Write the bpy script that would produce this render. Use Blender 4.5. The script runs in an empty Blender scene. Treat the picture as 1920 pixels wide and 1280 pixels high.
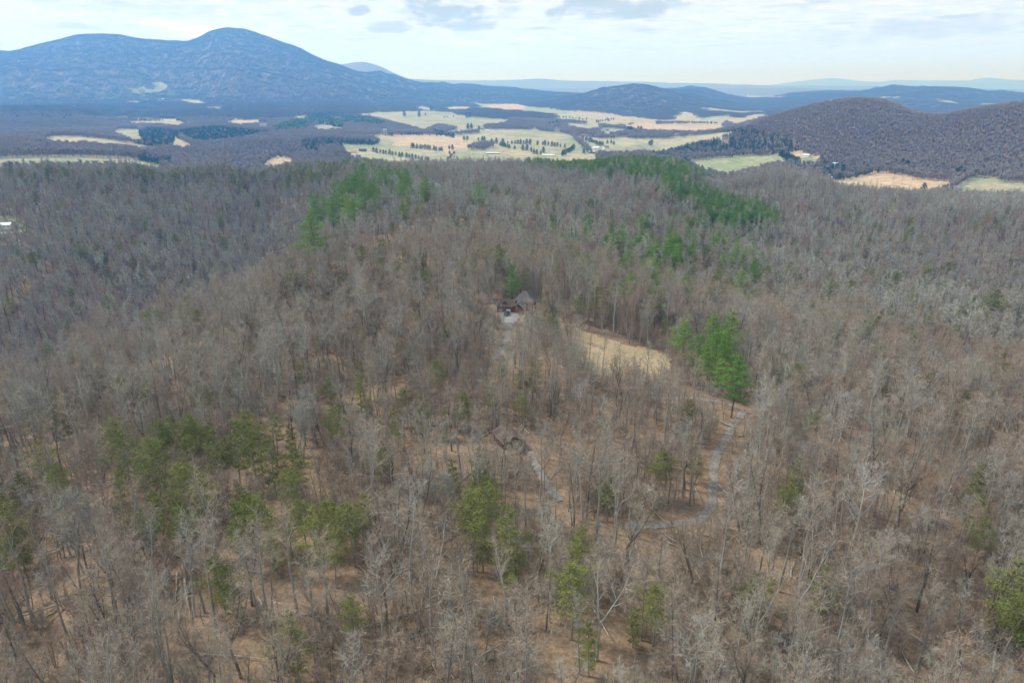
import bpy, math, random
import numpy as np
from math import radians as R, sin, cos, tan, pi, atan2, sqrt
random.seed(7); rng = np.random.default_rng(11)
SC = bpy.context.scene

# ------------------------------------------------------------------ camera, sky, sun, exposure
CAMZ = 95.0; PITCH = 20.4; FPX = 1280.0
cam_d = bpy.data.cameras.new('camera'); cam = bpy.data.objects.new('camera', cam_d)
SC.collection.objects.link(cam); SC.camera = cam
cam.location = (0, 0, CAMZ); cam.rotation_euler = (R(90 - PITCH), 0, 0)
cam_d.sensor_width = 36; cam_d.lens = 24; cam_d.clip_start = 1; cam_d.clip_end = 90000
SC.view_settings.view_transform = 'Standard'; SC.view_settings.look = 'None'
SC.view_settings.exposure = 0.92; SC.view_settings.gamma = 1; SC.view_settings.use_curve_mapping = False
SUN_EL, SUN_AZ = 48, 285      # degrees; azimuth clockwise from the view direction (+Y)
SKY_STRENGTH = 0.1; SUN_STRENGTH = 2.3
HAZE_DENSITY = 1.35e-4; HAZE_COLOR = (0.13, 0.42, 1.0)
SC.cycles.use_denoising = True; SC.cycles.sample_clamp_indirect = 4; SC.cycles.max_bounces = 5; SC.cycles.diffuse_bounces = 2; SC.cycles.glossy_bounces = 1
SC.cycles.transmission_bounces = 1; SC.cycles.volume_bounces = 3; SC.cycles.transparent_max_bounces = 8

def nd(nt, t, **kw):
    n = nt.nodes.new(t)
    for k, v in kw.items():
        if k == 'ins':
            for a, b in v.items(): n.inputs[a].default_value = b
        else: setattr(n, k, v)
    return n
def mth(nt, op, a, b=None, c=None):
    n = nt.nodes.new('ShaderNodeMath'); n.operation = op
    for i, v in enumerate((a, b, c)):
        if v is None: continue
        if isinstance(v, (int, float)): n.inputs[i].default_value = v
        else: nt.links.new(v, n.inputs[i])
    return n.outputs[0]
def mixc(nt, f, a, b):
    n = nt.nodes.new('ShaderNodeMix'); n.data_type = 'RGBA'
    for i, v in ((0, f), (6, a), (7, b)):
        if isinstance(v, (int, float)): n.inputs[i].default_value = v
        elif isinstance(v, tuple): n.inputs[i].default_value = (*v[:3], 1)
        else: nt.links.new(v, n.inputs[i])
    return n.outputs[2]
def rng01(nt, v, a, b, smooth=True):
    n = nt.nodes.new('ShaderNodeMapRange'); n.interpolation_type = 'SMOOTHSTEP' if smooth else 'LINEAR'
    nt.links.new(v, n.inputs[0]); n.inputs[1].default_value = a; n.inputs[2].default_value = b
    return n.outputs[0]

W = bpy.data.worlds.new('World'); SC.world = W; W.use_nodes = True
wt = W.node_tree; wt.nodes.clear()
def build_world():
    L = wt.links.new
    out = nd(wt, 'ShaderNodeOutputWorld'); bg = nd(wt, 'ShaderNodeBackground'); bg.inputs[1].default_value = SKY_STRENGTH
    sky = nd(wt, 'ShaderNodeTexSky'); sky.sky_type = 'NISHITA'; sky.sun_disc = False
    sky.sun_elevation = R(SUN_EL); sky.sun_rotation = R(SUN_AZ)
    sky.air_density = 1.0; sky.dust_density = 1.5; sky.ozone_density = 1.0
    tc = nd(wt, 'ShaderNodeTexCoord'); sx = nd(wt, 'ShaderNodeSeparateXYZ'); L(tc.outputs['Generated'], sx.inputs[0])
    z = mth(wt, 'MAXIMUM', sx.outputs[2], 0.0)
    inv = mth(wt, 'DIVIDE', 1.0, mth(wt, 'ADD', z, 0.045))
    cx = mth(wt, 'MULTIPLY', sx.outputs[0], inv); cy = mth(wt, 'MULTIPLY', sx.outputs[1], inv)
    cb = nd(wt, 'ShaderNodeCombineXYZ'); L(cx, cb.inputs[0]); L(cy, cb.inputs[1])
    def noise(scale, det, off, rough=0.6, dist=0.0, sxy=(1, 1)):
        mp = nd(wt, 'ShaderNodeMapping'); L(cb.outputs[0], mp.inputs[0]); mp.inputs[1].default_value = off
        mp.inputs[3].default_value = (sxy[0], sxy[1], 1)
        n = nd(wt, 'ShaderNodeTexNoise'); L(mp.outputs[0], n.inputs['Vector']); n.inputs['Scale'].default_value = scale
        n.inputs['Detail'].default_value = det; n.inputs['Roughness'].default_value = rough; n.inputs['Distortion'].default_value = dist
        return n.outputs[0]
    n1 = noise(0.55, 8, (3.1, 1.7, 0), 0.62, 0.3)      # veil thickness
    n2 = noise(1.5, 8, (8.2, 4.4, 0), 0.6, 0.2)        # cumulus with grey bases
    n3 = noise(3.5, 6, (1.2, 9.4, 0), 0.6)
    veil = rng01(wt, n1, 0.14, 0.44)
    veil = mth(wt, 'MAXIMUM', veil, rng01(wt, z, 0.14, 0.02))
    col = mixc(wt, rng01(wt, n3, 0.35, 0.7), (4.3, 5.0, 5.6), (5.6, 5.9, 6.2))
    low = rng01(wt, z, 0.12, 0.0)
    col = mixc(wt, low, col, (4.0, 5.8, 13.0))
    sky_l = nd(wt, 'ShaderNodeVectorMath', operation='MULTIPLY_ADD'); L(sky.outputs[0], sky_l.inputs[0])
    sky_l.inputs[1].default_value = (1.3, 1.3, 1.25); sky_l.inputs[2].default_value = (2.2, 3.2, 3.8)
    c = mixc(wt, veil, sky_l.outputs[0], col)
    grey = mth(wt, 'MULTIPLY', rng01(wt, n2, 0.55, 0.70), rng01(wt, z, 0.01, 0.08))
    # a few separate small grey clouds, each a ragged patch of sky direction
    mpr = nd(wt, 'ShaderNodeMapping'); L(tc.outputs['Generated'], mpr.inputs[0]); mpr.inputs[3].default_value = (1, 1, 2.6)
    nr_ = nd(wt, 'ShaderNodeTexNoise'); L(mpr.outputs[0], nr_.inputs['Vector']); nr_.inputs['Scale'].default_value = 26; nr_.inputs['Detail'].default_value = 6; nr_.inputs['Roughness'].default_value = .6
    nrag = nr_.outputs[0]
    blobs = None
    for (px, py, wx, wy, s) in ((838, 24, .060, .016, .85), (670, 18, .016, .007, .8), (730, 54, .030, .009, .6), (872, 48, .035, .009, .7), (1140, 16, .085, .014, .8), (142, 48, .016, .004, .5), (1760, 50, .085, .012, .4), (955, 22, .02, .008, .4), (1580, 72, .05, .008, .25), (300, 12, .16, .010, .2)):
        X = (px - 960) / FPX; Yp = (640 - py) / FPX
        d = np.array([X, cos(R(PITCH)) + Yp * sin(R(PITCH)), -sin(R(PITCH)) + Yp * cos(R(PITCH))]); d /= np.linalg.norm(d)
        az = math.atan2(d[0], d[1]); rt = (cos(az), -sin(az), 0); el = d[2]
        dp = nd(wt, 'ShaderNodeVectorMath', operation='DOT_PRODUCT'); L(tc.outputs['Generated'], dp.inputs[0]); dp.inputs[1].default_value = rt
        fw = nd(wt, 'ShaderNodeVectorMath', operation='DOT_PRODUCT'); L(tc.outputs['Generated'], fw.inputs[0]); fw.inputs[1].default_value = tuple(d)
        u = mth(wt, 'DIVIDE', dp.outputs['Value'], wx); v = mth(wt, 'DIVIDE', mth(wt, 'SUBTRACT', sx.outputs[2], el), wy)
        rr = mth(wt, 'ADD', mth(wt, 'MULTIPLY', u, u), mth(wt, 'MULTIPLY', v, v))
        rr = mth(wt, 'ADD', rr, mth(wt, 'MULTIPLY', mth(wt, 'SUBTRACT', nrag, 0.5), 5.5))
        b = mth(wt, 'MULTIPLY', mth(wt, 'MULTIPLY', rng01(wt, rr, 1.3, 0.1), rng01(wt, fw.outputs['Value'], 0.9, 0.95)), s)
        blobs = b if blobs is None else mth(wt, 'MAXIMUM', blobs, b)
    grey = mth(wt, 'MAXIMUM', mth(wt, 'MULTIPLY', grey, 0.6), blobs)
    c = mixc(wt, grey, c, (2.6, 3.2, 3.7))
    L(c, bg.inputs[0]); L(bg.outputs[0], out.inputs[0])
build_world()
W.cycles.sampling_method = 'MANUAL'; W.cycles.sample_map_resolution = 512

sun_d = bpy.data.lights.new('sun', 'SUN'); sun = bpy.data.objects.new('sun', sun_d); SC.collection.objects.link(sun)
sun_d.energy = SUN_STRENGTH; sun_d.angle = R(9); sun_d.color = (1.0, 0.975, 0.94)
sun.rotation_euler = (R(90 - SUN_EL), 0, R(180 - SUN_AZ)); sun.location = (0, 0, 300)

# ------------------------------------------------------------------ photo pixel <-> place
SP, CP = sin(R(PITCH)), cos(R(PITCH))
def az_of(px, py=300): return atan2(px - 960, FPX * CP + (640 - py) * SP)
def elev_tan(px, py):            # tan of the angle below the horizon
    f = FPX * CP + (640 - py) * SP
    return (FPX * SP - (640 - py) * CP) / math.hypot(f, px - 960)
def project(x, y, z):
    x = np.asarray(x, float); y = np.asarray(y, float); dz = np.asarray(z, float) - CAMZ
    f = np.maximum(y * CP - dz * SP, 1e-3); u = y * SP + dz * CP
    return 960 + FPX * x / f, 640 - FPX * u / f

# ------------------------------------------------------------------ relief of the land
def zpy(D, az, py):              # height that shows at photo row py, at range D in direction az
    f = FPX * CP + (640 - py) * SP
    return CAMZ - D * (FPX * SP - (640 - py) * CP) / (f / max(cos(az), .05))
# every row: (px, D, row_in_photo or None, z)
P = 'p'
ROWS = [
 [(-600, 10, 0, -2), (960, 10, 0, 0), (2500, 10, 0, -2)],
 [(-300, 95, 0, -8), (300, 95, 0, -1), (960, 95, 0, 0), (1600, 95, 0, -3), (2200, 95, 0, -10)],
 [(-300, 180, 0, -18), (0, 185, 0, -8), (300, 190, 0, -2), (960, 190, 0, 0), (1500, 190, 0, -5), (1920, 190, 0, -12), (2300, 190, 0, -16)],
 [(-300, 280, 0, -30), (0, 285, 0, -14), (250, 300, 0, -7), (560, 310, 0, -3), (960, 305, 0, -2), (1250, 305, 0, -12), (1600, 300, 0, -18), (1920, 300, 0, -22), (2300, 300, 0, -26)],
 [(-300, 420, 0, -80), (0, 430, 0, -80), (200, 440, 0, -82), (400, 440, 0, -52), (600, 430, 0, -4), (960, 430, 0, -6), (1200, 430, 0, -20), (1500, 430, 0, -42), (1920, 430, 0, -48), (2300, 430, 0, -38)],
 [(-300, 640, 0, -38), (0, 640, 0, -42), (300, 650, 0, -66), (480, 640, 0, -84), (600, 620, 0, -34), (660, 620, 0, -6), (760, 600, 0, 0), (960, 640, 0, -6), (1200, 640, 0, -20), (1400, 640, 0, -52), (1600, 640, 0, -62), (1920, 640, 0, -64), (2300, 640, 0, -40)],
 [(-300, 900, P, 346), (0, 900, P, 352), (80, 880, P, 344), (150, 900, P, 356), (230, 930, P, 344), (310, 950, P, 360), (400, 980, P, 342), (480, 1000, P, 354), (550, 960, P, 338), (620, 900, P, 339), (720, 880, P, 334), (850, 900, P, 327), (960, 900, P, 327), (1100, 900, P, 333), (1200, 900, P, 327), (1280, 900, P, 339), (1350, 880, P, 377), (1400, 900, P, 359), (1450, 940, P, 342), (1520, 940, P, 349), (1600, 930, P, 393), (1750, 900, P, 409), (1920, 880, P, 411), (2200, 900, P, 389)],
 [(-300, 1250, 0, -40), (0, 1250, 0, -38), (200, 1250, 0, -38), (480, 1350, 0, -66), (620, 1300, 0, -60), (760, 1350, 0, -78), (960, 1350, 0, -78), (1200, 1350, 0, -76), (1340, 1300, 0, -76), (1450, 1350, 0, -76), (1600, 1330, 0, -74), (1750, 1330, 0, -72), (1920, 1330, 0, -70), (2200, 1330, 0, -70)],
 [(-300, 1550, P, 295), (0, 1550, P, 294), (150, 1550, P, 292), (240, 1600, P, 295), (320, 1600, 0, -52), (480, 1700, 0, -66), (760, 1750, 0, -80), (960, 1750, 0, -80), (1200, 1750, 0, -80), (1450, 1700, 0, -76), (1600, 1620, 0, -70), (1750, 1560, 0, -66), (1920, 1560, 0, -62), (2200, 1560, 0, -60)],
 [(-300, 2250, P, 266), (0, 2250, P, 262), (100, 2300, P, 259), (180, 2300, P, 260), (260, 2300, P, 268), (340, 2350, 0, -62), (480, 2400, 0, -66), (620, 2400, P, 262), (760, 2350, 0, -78), (960, 2350, 0, -78), (1180, 2350, 0, -76), (1240, 2350, P, 284), (1300, 2300, P, 276), (1350, 2300, P, 258), (1400, 2300, P, 240), (1450, 2300, P, 222), (1520, 2300, P, 202), (1560, 2300, P, 195), (1590, 2300, P, 193), (1640, 2300, P, 198), (1700, 2250, P, 220), (1740, 2200, P, 226), (1800, 2150, P, 216), (1860, 2100, P, 208), (1920, 2100, P, 200), (2050, 2100, P, 190), (2300, 2100, P, 200)],
 [(-300, 3000, 0, -50), (0, 3000, 0, -52), (300, 3000, 0, -62), (620, 3100, 0, -70), (960, 3100, 0, -80), (1200, 3200, 0, -76), (1400, 3500, 0, -80), (1600, 3500, 0, -80), (1920, 3500, 0, -80), (2300, 3500, 0, -80)],
 [(-300, 4300, P, 205), (0, 4300, P, 208), (120, 4300, P, 205), (250, 4300, P, 218), (400, 4300, 0, -45), (620, 4300, P, 216), (760, 4300, 0, -55), (960, 4500, 0, -62), (1080, 4600, 0, -66), (1200, 4700, 0, -78), (1340, 4700, P, 215), (1400, 4700, 0, -70), (1600, 5000, 0, -82), (1920, 5000, 0, -82), (2300, 5000, 0, -82)],
 [(-300, 5600, 0, -20), (0, 5600, 0, -20), (300, 5600, 0, -15), (480, 5600, 0, -15), (620, 5600, 0, -25), (760, 6000, 0, -40), (900, 6300, 0, -50), (1000, 6500, P, 192), (1090, 6400, P, 180), (1130, 6400, P, 170), (1190, 6400, P, 164), (1230, 6400, P, 169), (1290, 6400, P, 182), (1340, 6400, P, 194), (1400, 6400, P, 203), (1500, 6400, 0, -80), (1920, 6400, 0, -80), (2300, 6400, 0, -80)],
 [(-400, 8300, P, 96), (-100, 8300, P, 94), (0, 8400, P, 93), (60, 8400, P, 97), (100, 8400, P, 89), (150, 8400, P, 78), (210, 8400, P, 69), (260, 8400, P, 71), (320, 8400, P, 79), (380, 8500, P, 83), (405, 8500, P, 76), (430, 8500, P, 64), (455, 8500, P, 58), (480, 8500, P, 59), (510, 8500, P, 66), (560, 8400, P, 86), (600, 8300, P, 105), (640, 8300, P, 122), (700, 8200, P, 141), (760, 8200, P, 151), (830, 8200, P, 159), (960, 8300, P, 166), (1040, 8500, P, 176), (1120, 8800, P, 180), (1200, 8900, P, 178), (1250, 8900, P, 168), (1290, 8900, P, 164), (1330, 8900, P, 172), (1400, 8900, P, 184), (1500, 9000, P, 176), (1600, 9000, P, 171), (1700, 9000, P, 168), (1780, 9000, P, 171), (1860, 9000, P, 177), (1920, 9000, P, 180), (2300, 9000, P, 178)],
 [(-400, 10500, 0, 100), (500, 10500, 0, 60), (700, 10500, 0, -20), (960, 11000, 0, -60), (2300, 11000, 0, -60)],
 [(-400, 12500, 0, 250), (500, 12500, P, 150), (620, 12500, P, 126), (660, 12500, P, 120), (690, 12500, P, 116), (720, 12500, P, 124), (750, 12500, P, 138), (775, 12500, P, 147), (830, 13500, P, 152), (900, 14000, P, 164), (1100, 14000, P, 166), (1400, 13500, P, 166), (1600, 13500, P, 167), (1920, 13500, P, 172), (2300, 13500, P, 168)],
 [(-400, 15500, 0, 50), (600, 15500, 0, 20), (960, 16000, 0, -20), (2300, 16000, 0, -20)],
 [(-400, 19000, P, 160), (700, 19000, P, 150), (790, 19000, P, 149), (830, 19000, P, 150), (900, 19000, P, 151), (960, 19000, P, 150), (1015, 19000, P, 148), (1050, 19000, P, 151), (1120, 19000, P, 152), (1200, 19000, P, 154), (1320, 19000, P, 157), (1420, 19000, P, 160), (1600, 19000, P, 162), (1920, 19000, P, 168), (2300, 19000, P, 168)],
 [(-400, 25000, 0, 0), (2300, 25000, 0, 0)],
 [(-400, 33000, P, 165), (1200, 33000, P, 163), (1420, 33000, P, 160), (1460, 33000, P, 155), (1500, 33000, P, 150), (1540, 33000, P, 147), (1580, 33000, P, 151), (1620, 33000, P, 154), (1655, 33000, P, 150), (1700, 33000, P, 151), (1780, 33000, P, 151), (1815, 33000, P, 146), (1860, 33000, P, 150), (1920, 33000, P, 151), (2100, 33000, P, 150), (2400, 33000, P, 158)],
 [(-400, 45000, 0, -50), (2400, 45000, 0, -50)],
]
def pchip(x, y, q):
    x = np.asarray(x, float); y = np.asarray(y, float); h = np.diff(x); d = np.diff(y) / h
    if len(x) == 2: return np.interp(q, x, y)
    m = np.zeros(len(x)); w1 = 2 * h[1:] + h[:-1]; w2 = h[1:] + 2 * h[:-1]; ok = d[:-1] * d[1:] > 0
    dm = np.where(d[:-1] == 0, 1e-12, d[:-1]); dp = np.where(d[1:] == 0, 1e-12, d[1:])
    m[1:-1] = np.where(ok, (w1 + w2) / (w1 / dm + w2 / dp), 0); m[0] = d[0]; m[-1] = d[-1]
    q = np.clip(q, x[0], x[-1]); i = np.clip(np.searchsorted(x, q) - 1, 0, len(x) - 2)
    t = (q - x[i]) / h[i]; t2, t3 = t * t, t * t * t
    return (2*t3-3*t2+1)*y[i] + (t3-2*t2+t)*h[i]*m[i] + (-2*t3+3*t2)*y[i+1] + (t3-t2)*h[i]*m[i+1]
AZ = np.concatenate([np.arange(-180, -60, 3.0), np.arange(-60, -46, 0.5), np.arange(-46, 46, 0.13), np.arange(46, 60, 0.5), np.arange(60, 180.1, 3.0)])
AZ[-1] = 180.0; AZr = np.radians(AZ); NA = len(AZ)
DD = [8.0]
while DD[-1] < 45000: DD.append(DD[-1] * (1.06 if DD[-1] < 60 else 1.0115 if DD[-1] < 11000 else 1.03))
DD = np.array(DD); DD[-1] = 45000; LD = np.log(DD); ND = len(DD)
RD = np.zeros((len(ROWS), NA)); RZ = np.zeros((len(ROWS), NA))
for k, row in enumerate(ROWS):
    a = [az_of(r[0]) for r in row]; D = [r[1] for r in row]
    z = [zpy(r[1], az_of(r[0]), r[3]) if r[2] == P else r[3] for r in row]
    q = np.clip(AZr, -1.05, 1.05)
    RD[k] = pchip(a, D, q); RZ[k] = pchip(a, z, q)
G = np.zeros((NA, ND))
for i in range(NA): G[i] = pchip(np.log(RD[:, i]), RZ[:, i], LD)

def hsh(ix, iy, s):
    h = (ix.astype(np.int64) * 374761393 + iy.astype(np.int64) * 668265263 + s * 1442695041) & 0xFFFFFFFF
    h = ((h ^ (h >> 13)) * 1274126177) & 0xFFFFFFFF
    return ((h ^ (h >> 16)) & 0xFFFF) / 65535.0
def vnoise(x, y, s=0):
    ix = np.floor(x); iy = np.floor(y); fx = x - ix; fy = y - iy
    fx = fx * fx * fx * (fx * (fx * 6 - 15) + 10); fy = fy * fy * fy * (fy * (fy * 6 - 15) + 10)
    a = hsh(ix, iy, s); b = hsh(ix + 1, iy, s); c = hsh(ix, iy + 1, s); d = hsh(ix + 1, iy + 1, s)
    return (a + (b - a) * fx) * (1 - fy) + (c + (d - c) * fx) * fy
def fbm(x, y, o=4, s=0):
    v = 0; a = 1; t = 0
    for k in range(o):
        v = v + a * vnoise(x + 17.3 * k, y - 9.1 * k, s + k); t += a; a *= .5; x = x * 2.03; y = y * 2.03
    return v / t * 2 - 1
def ridged(x, y, o=4, s=0):
    v = 0; a = 1; t = 0
    for k in range(o):
        v = v + a * (1 - np.abs(2 * vnoise(x + 7.7 * k, y + 3.1 * k, s + k) - 1)); t += a; a *= .5; x = x * 2.1; y = y * 2.1
    return v / t
GX = np.sin(AZr)[:, None] * DD[None]; GY = np.cos(AZr)[:, None] * DD[None]
def sst(v, a, b):
    t = np.clip((v - a) / (b - a), 0, 1); return t * t * (3 - 2 * t)
Dm = np.broadcast_to(DD[None], G.shape)
G += fbm(GX / 45, GY / 45, 3, 1) * 1.6 * sst(Dm, 60, 140) * (1 - sst(Dm, 900, 1400) * .6)
G += fbm(GX / 210, GY / 210, 3, 9) * 19.0 * sst(Dm, 330, 560) * (1 - .75 * sst(Dm, 640, 820))
G += fbm(GX / 420, GY / 420, 3, 21) * 9.0 * sst(Dm, 1500, 2600)
rel = np.clip((G + 60) / 300, 0, 1)
G += (ridged(GX / 900, GY / 900, 4, 33) - .62) * 260 * sst(Dm, 4600, 6600) * rel * (1 - .75 * sst(rel, .75, 1.0)) * (1 - .8 * sst(Dm, 11000, 13000))
def height(x, y):
    x = np.asarray(x, float); y = np.asarray(y, float)
    ai = np.interp(np.degrees(np.arctan2(x, y)), AZ, np.arange(NA)); di = np.interp(np.log(np.maximum(np.hypot(x, y), 8.01)), LD, np.arange(ND))
    a0 = np.minimum(ai.astype(int), NA - 2); d0 = np.minimum(di.astype(int), ND - 2); fa = ai - a0; fd = di - d0
    return (G[a0, d0] * (1 - fa) + G[a0 + 1, d0] * fa) * (1 - fd) + (G[a0, d0 + 1] * (1 - fa) + G[a0 + 1, d0 + 1] * fa) * fd
DQ = np.exp(np.linspace(math.log(70), math.log(12000), 6000))
def ground_at(px, py, lift=0.0, dmin=70):     # where the sight line through a photo pixel meets the land (or a height above it)
    f = FPX * CP + (640 - py) * SP; a = atan2(px - 960, f); t = elev_tan(px, py)
    q = DQ[DQ > dmin]; x = np.sin(a) * q; y = np.cos(a) * q
    hit = np.nonzero(height(x, y) + lift > CAMZ - q * t)[0]
    k = hit[0] if len(hit) else len(q) - 1
    return float(x[k]), float(y[k]), float(height(x[k], y[k]))
def inpoly(px, py, poly):
    c = np.zeros(np.shape(px), bool); n = len(poly)
    for i in range(n):
        x0, y0 = poly[i]; x1, y1 = poly[(i + 1) % n]
        if y0 == y1: continue
        c ^= ((y0 > py) != (y1 > py)) & (px < (x1 - x0) * (py - y0) / (y1 - y0) + x0)
    return c
# ------------------------------------------------------------------ what covers the land: fields (open ground) and where evergreens grow
FIELDS = [
 ('green_tan', [(640,268),(716,250),(820,252),(860,240),(1000,242),(1066,250),(1100,272),(1120,300),(1045,308),(850,306),(790,304),(650,285)]), ('pale', [(1040,204),(1100,207),(1250,224),(1380,214),(1350,235),(1230,230),(1120,233),(1040,222)]),
 ('green_tan', [(1085,258),(1250,258),(1385,244),(1300,268),(1240,282),(1150,285),(1110,280)]),
 ('tan', [(736,273),(860,262),(950,268),(960,290),(850,300),(760,292)]),   # (kind, outline as seen from the drone)
 ('green_tan', [(-60,294),(60,291),(150,290),(240,293),(285,303),(318,316),(280,314),(200,305),(100,304),(-60,310)]),
 ('tan', [(78,262),(100,253),(150,254),(200,259),(250,267),(306,277),(280,279),(220,272),(150,266),(100,266)]),
 ('green_tan', [(208,247),(222,241),(260,241),(262,254),(268,261),(240,260),(225,252)]),
 ('tan', [(322,274),(328,254),(340,262),(362,273),(345,277)]),
 ('orange', [(492,312),(503,298),(520,291),(540,294),(556,302),(545,305),(530,309),(520,315)]),
 ('orange', [(422,229),(440,223),(485,222),(486,230),(450,234)]),
 ('tan', [(240,226),(335,225),(350,231),(330,236),(300,232),(250,231)]),
 ('green', [(285,170),(290,155),(300,151),(316,163),(318,167)]), ('green', [(240,167),(270,163),(290,168),(280,172)]),
 ('pale', [(330,186),(352,184),(384,190),(380,194),(345,192)]), ('tan', [(240,189),(257,188),(260,193),(244,194)]),
 ('pale', [(160,218),(240,217),(330,220),(330,223),(240,221)]), ('tan', [(386,199),(412,199),(420,202),(390,202)]),
 ('tan', [(538,220),(570,214),(578,218),(560,222)]), ('green_tan', [(582,236),(600,233),(645,238),(640,242),(600,243)]),
 ('green_tan', [(672,212),(700,209),(760,207),(800,206),(850,209),(880,217),(930,220),(958,226),(930,232),(905,232),(908,240),(900,242),(860,238),(820,232),(795,243),(770,236),(745,230),(720,224)]),
 ('green_tan', [(775,199),(800,198),(830,206),(790,206)]), ('orange', [(828,200),(860,198),(905,201),(870,205),(840,205)]),
 ('green', [(886,193),(930,194),(990,198),(1040,202),(1072,211),(1030,213),(975,207),(900,202)]),
 ('orange', [(908,196),(950,193),(990,196),(980,204),(930,202)]),
 ('tan', [(1072,210),(1110,208),(1160,213),(1200,221),(1240,224),(1180,224),(1120,222),(1080,216)]),
 ('green_tan', [(1030,219),(1080,221),(1160,226),(1150,232),(1108,232),(1060,226)]),
 ('tan', [(1122,230),(1160,224),(1210,222),(1232,227),(1180,232),(1150,236)]),
 ('orange', [(1164,236),(1210,232),(1290,231),(1345,233),(1362,239),(1340,244),(1300,246),(1270,245),(1200,243)]),
 ('green_tan', [(1130,238),(1160,240),(1178,244),(1150,248),(1125,246)]),
 ('green_tan', [(1066,228),(1080,227),(1120,232),(1125,240),(1100,242),(1064,236)]),
 ('green_tan', [(850,247),(880,243),(920,241),(985,243),(1040,247),(1066,252),(1082,268),(1084,273),(1040,267),(960,262),(915,264),(895,260),(870,255)]),
 ('orange', [(716,254),(745,251),(780,250),(840,252),(870,260),(905,268),(880,274),(850,275),(820,270),(790,270),(736,273),(738,262)]),
 ('tan', [(640,252),(700,252),(712,256),(700,262),(640,258)]),
 ('green_tan', [(640,269),(700,272),(780,276),(830,280),(840,288),(852,292),(838,300),(800,296),(740,289),(700,284),(672,276)]),
 ('pale', [(650,282),(700,284),(740,292),(790,300),(780,306),(720,305),(690,299),(664,291)]),
 ('green_tan', [(858,280),(885,271),(920,272),(940,282),(960,292),(945,300),(880,305),(845,303)]),
 ('orange', [(830,278),(850,277),(848,286),(838,288)]),
 ('green_tan', [(935,266),(1000,269),(1060,273),(1078,277),(1060,286),(1010,284),(970,279),(940,272)]),
 ('tan', [(934,270),(960,279),(1005,287),(1010,294),(960,292),(938,280)]),
 ('green_tan', [(1045,296),(1080,288),(1120,288),(1110,296),(1085,303),(1050,306)]),
 ('pale', [(1106,261),(1130,258),(1200,258),(1248,262),(1236,266),(1190,269),(1165,273),(1140,266)]),
 ('green', [(1085,262),(1100,262),(1130,274),(1110,276),(1095,270)]),
 ('green_tan', [(1222,274),(1240,262),(1290,262),(1330,256),(1370,246),(1385,244),(1352,256),(1300,268),(1250,277)]),
 ('tan', [(1255,222),(1275,210),(1292,208),(1306,213),(1312,221),(1290,226),(1260,226)]),
 ('green_tan', [(1312,222),(1340,216),(1372,214),(1380,220),(1350,228),(1320,227)]), ('tan', [(1362,226),(1390,217),(1440,211),(1440,216),(1410,226),(1380,233)]),
 ('green_tan', [(1300,202),(1330,200),(1380,206),(1440,207),(1440,210),(1380,211),(1330,207)]),
 ('green', [(1290,300),(1330,295),(1380,291),(1440,289),(1462,291),(1478,303),(1450,304),(1440,308),(1400,318),(1370,326),(1345,322),(1310,311)]),
 ('orange', [(1475,286),(1500,283),(1520,290),(1545,294),(1530,297),(1490,296)]), ('green', [(1500,296),(1530,296),(1536,304),(1505,304)]),
 ('orange', [(1548,340),(1575,334),(1600,332),(1630,323),(1648,320),(1690,325),(1720,333),(1780,338),(1782,347),(1750,357),(1700,362),(1650,362),(1610,360)]),
 ('green_tan', [(1775,358),(1800,345),(1815,334),(1835,329),(1868,330),(1872,338),(1930,340),(1960,344),(1960,364),(1860,362)]),
 ('green_tan', [(-60,402),(20,405),(45,412),(52,430),(30,440),(-60,436)]),
 ('pale', [(1556,187),(1575,183),(1580,185),(1560,190)]), ('pale', [(1738,182),(1790,191),(1800,196),(1770,192)]), ('pale', [(1840,194),(1880,193),(1880,196),(1840,197)]), ('pale', [(1400,178),(1480,180),(1470,182),(1410,182)]), ('pale', [(1650,180),(1700,181),(1690,183),(1655,183)]),
 ('clearing', [(1028,594),(1050,600),(1085,617),(1120,630),(1170,645),(1225,655),(1250,668),(1262,688),(1250,706),(1215,714),(1160,712),(1115,698),(1085,672),(1060,640),(1035,612)]),
 ('orange', [(1190,298),(1212,296),(1228,302),(1200,303)]),
]
WOODS = [[(690,237),(720,226),(760,238),(830,249),(900,243),(910,247),(860,252),(800,250),(716,252)], [(1066,250),(1078,250),(1108,275),(1122,292),(1108,290),(1088,272)], [(640,252),(700,256),(720,262),(700,270),(640,268)],[(868,279),(885,270),(905,266),(928,266),(926,274),(905,280)], [(1058,224),(1100,228),(1100,232),(1060,229)], [(1230,228),(1350,229),(1345,232),(1230,231)]]
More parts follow.
